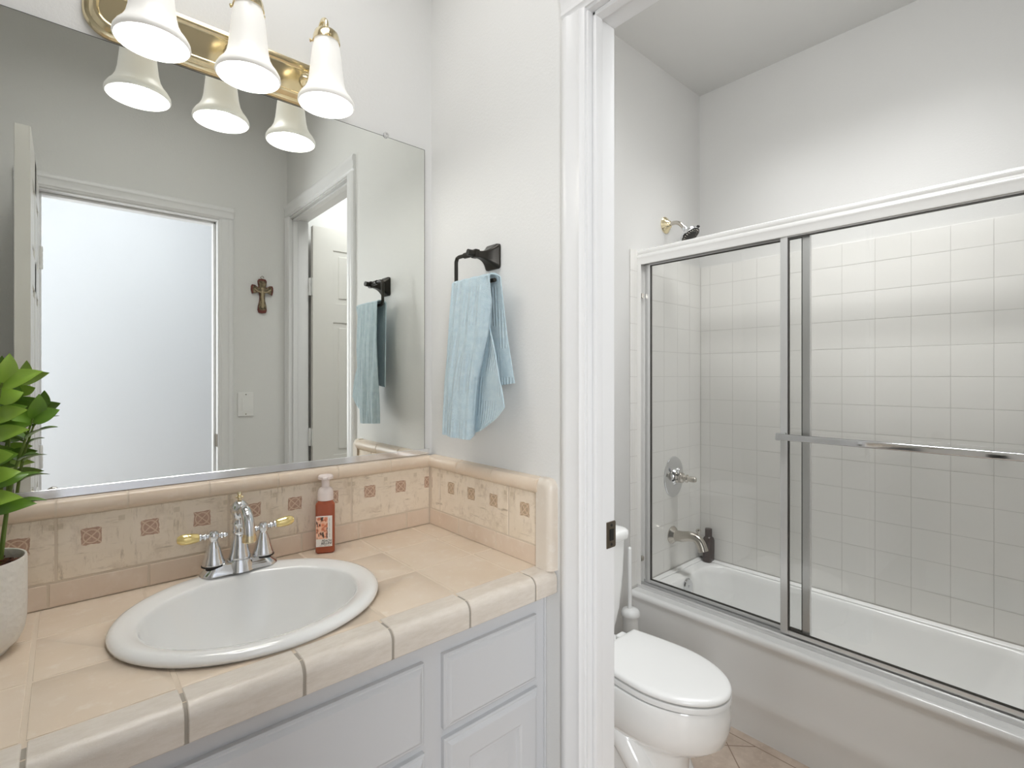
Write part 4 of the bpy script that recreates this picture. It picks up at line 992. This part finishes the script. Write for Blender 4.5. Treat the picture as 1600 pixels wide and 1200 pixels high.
# ------------------------------------------------------------ toilet
tx = 0.553
to = thing('toilet', 'white two piece toilet with closed lid beside the bathtub', 'toilet', (tx, -0.36, 0))
def egg(cy, a, bf, bb, z, n=56, pw=2.0, pb=2.6):
    out = []
    for k in range(n):
        th = 2*PI*k/n; c, s = math.cos(th), math.sin(th)
        p = pw if s < 0 else pb
        out.append((tx+a*math.copysign(abs(c)**(2/p), c), cy+(bf if s < 0 else bb)*math.copysign(abs(s)**(2/p), s), z))
    return out
b = new()
R = [egg(-0.36, 0.110, 0.205, 0.22, 0.0005, pw=2.6, pb=4), egg(-0.36, 0.110, 0.205, 0.22, 0.02, pw=2.6, pb=4), egg(-0.36, 0.096, 0.190, 0.21, 0.045, pw=2.5, pb=4), egg(-0.36, 0.090, 0.188, 0.21, 0.10, pw=2.4, pb=4),
     egg(-0.365, 0.092, 0.190, 0.21, 0.19, pw=2.3), egg(-0.39, 0.108, 0.200, 0.22, 0.218), egg(-0.425, 0.132, 0.210, 0.24, 0.242), egg(-0.447, 0.149, 0.2195, 0.245, 0.272), egg(-0.454, 0.1565, 0.2235, 0.25, 0.312), egg(-0.455, 0.158, 0.224, 0.25, 0.35), egg(-0.455, 0.157, 0.222, 0.25, 0.378), egg(-0.455, 0.153, 0.218, 0.245, 0.386),
     egg(-0.455, 0.11, 0.17, 0.17, 0.386), egg(-0.455, 0.10, 0.16, 0.15, 0.34), egg(-0.44, 0.05, 0.08, 0.08, 0.22)]
loft(b, R)
box(b, tx-0.125, tx+0.125, -0.27, -0.03, 0.27, 0.387, 0.03, 4)       # tank deck
# trapway bulge on both sides
for s in (-1, 1):
    pth = smoothpath([(tx+s*0.075, -0.50, 0.05), (tx+s*0.088, -0.42, 0.17), (tx+s*0.088, -0.33, 0.235), (tx+s*0.085, -0.25, 0.215), (tx+s*0.082, -0.20, 0.12), (tx+s*0.08, -0.17, 0.03)], 6)
    tube(b, pth, 0.042, 16)
obj('bowl', b, M['porc'], to, 50)
def lidring(k, z, front=-0.681, back=-0.272, a=0.151, ab=0.128):
    cy = -0.47; out = []
    n = 40
    for i in range(n+1):
        th = PI+PI*i/n
        out.append((tx+(a-k)*math.cos(th), cy+(abs(front-cy)-k)*math.sin(th), z))
    for i in range(1, 9):
        s = i/8; out.append((tx+(a-k)-(a-ab)*s**1.6, cy+(back-k-cy)*s, z))
    for i in range(8, 0, -1):
        s = i/8; out.append((tx-(a-k)+(a-ab)*s**1.6, cy+(back-k-cy)*s, z))
    return out
b = new(); loft(b, [lidring(0.004, 0.3885), lidring(0, 0.391), lidring(0, 0.404), lidring(0.003, 0.4075)]); obj('seat', b, M['plas'], to, 50)
b = new(); loft(b, [lidring(0.005, 0.4098), lidring(0.001, 0.412), lidring(0, 0.416), lidring(0.002, 0.4225), lidring(0.008, 0.427), lidring(0.02, 0.4295), lidring(0.05, 0.431), lidring(0.09, 0.4315)]); obj('lid', b, M['plas'], to, 50)
for s in (-1, 1):
    b = new(); box(b, tx+s*0.075-0.022, tx+s*0.075+0.022, -0.272, -0.245, 0.388, 0.418, 0.008, 3); obj('lid_hinge', b, M['plas'], to)
b = new(); rings = [[(x, y, z) for x, y in rrect(tx-hx, tx+hx, yb, -0.022, 0.028, 6)] for hx, yb, z in ((0.140, -0.175, 0.386), (0.152, -0.190, 0.405), (0.163, -0.198, 0.47), (0.177, -0.205, 0.60), (0.182, -0.208, 0.722))]
loft(b, rings); obj('tank', b, M['porc'], to, 50)
b = new(); rings = [[(x, y, z) for x, y in rrect(tx-hx, tx+hx, yb, -0.012, 0.03, 6)] for hx, yb, z in ((0.184, -0.210, 0.7225), (0.192, -0.218, 0.728), (0.194, -0.220, 0.745), (0.192, -0.218, 0.756), (0.184, -0.210, 0.762), (0.156, -0.18, 0.764))]
loft(b, rings); obj('tank_lid', b, M['porc'], to, 50)
b = new(); lathe(b, [(0.012, 0), (0.012, 0.006), (0.008, 0.008), (0.007, 0.016)], along((0, -1, 0), (tx-0.14, -0.206, 0.67)), 18); tube(b, [(tx-0.14, -0.22, 0.67), (tx-0.075, -0.222, 0.662)], [0.007, 0.005], 12); obj('flush_lever', b, M['chrome'], to)

# ------------------------------------------------------------ toilet brush
br = thing('toilet_brush', 'white toilet brush in round holder between the toilet tank and bathtub', 'toilet brush', (0.877, -0.120, 0))
b = new(); lathe(b, [(0.044, 0.001), (0.046, 0.006), (0.040, 0.05), (0.033, 0.20), (0.0315, 0.355), (0.0295, 0.358), (0, 0.358)], Matrix.Translation((0.877, -0.120, 0)), 28); obj('holder', b, M['plas'], br)
b = new(); lathe(b, [(0.0375, 0.3585), (0.0385, 0.364), (0.0370, 0.374), (0.030, 0.383), (0.015, 0.388), (0, 0.389)], Matrix.Translation((0.877, -0.120, 0)), 28); obj('lid', b, M['plas'], br)
b = new(); tube(b, [(0.872, -0.120, 0.386), (0.872, -0.120, 0.63)], 0.0085, 18); sphere(b, (0.872, -0.120, 0.63), 0.0088, 14); obj('handle', b, M['plas'], br)
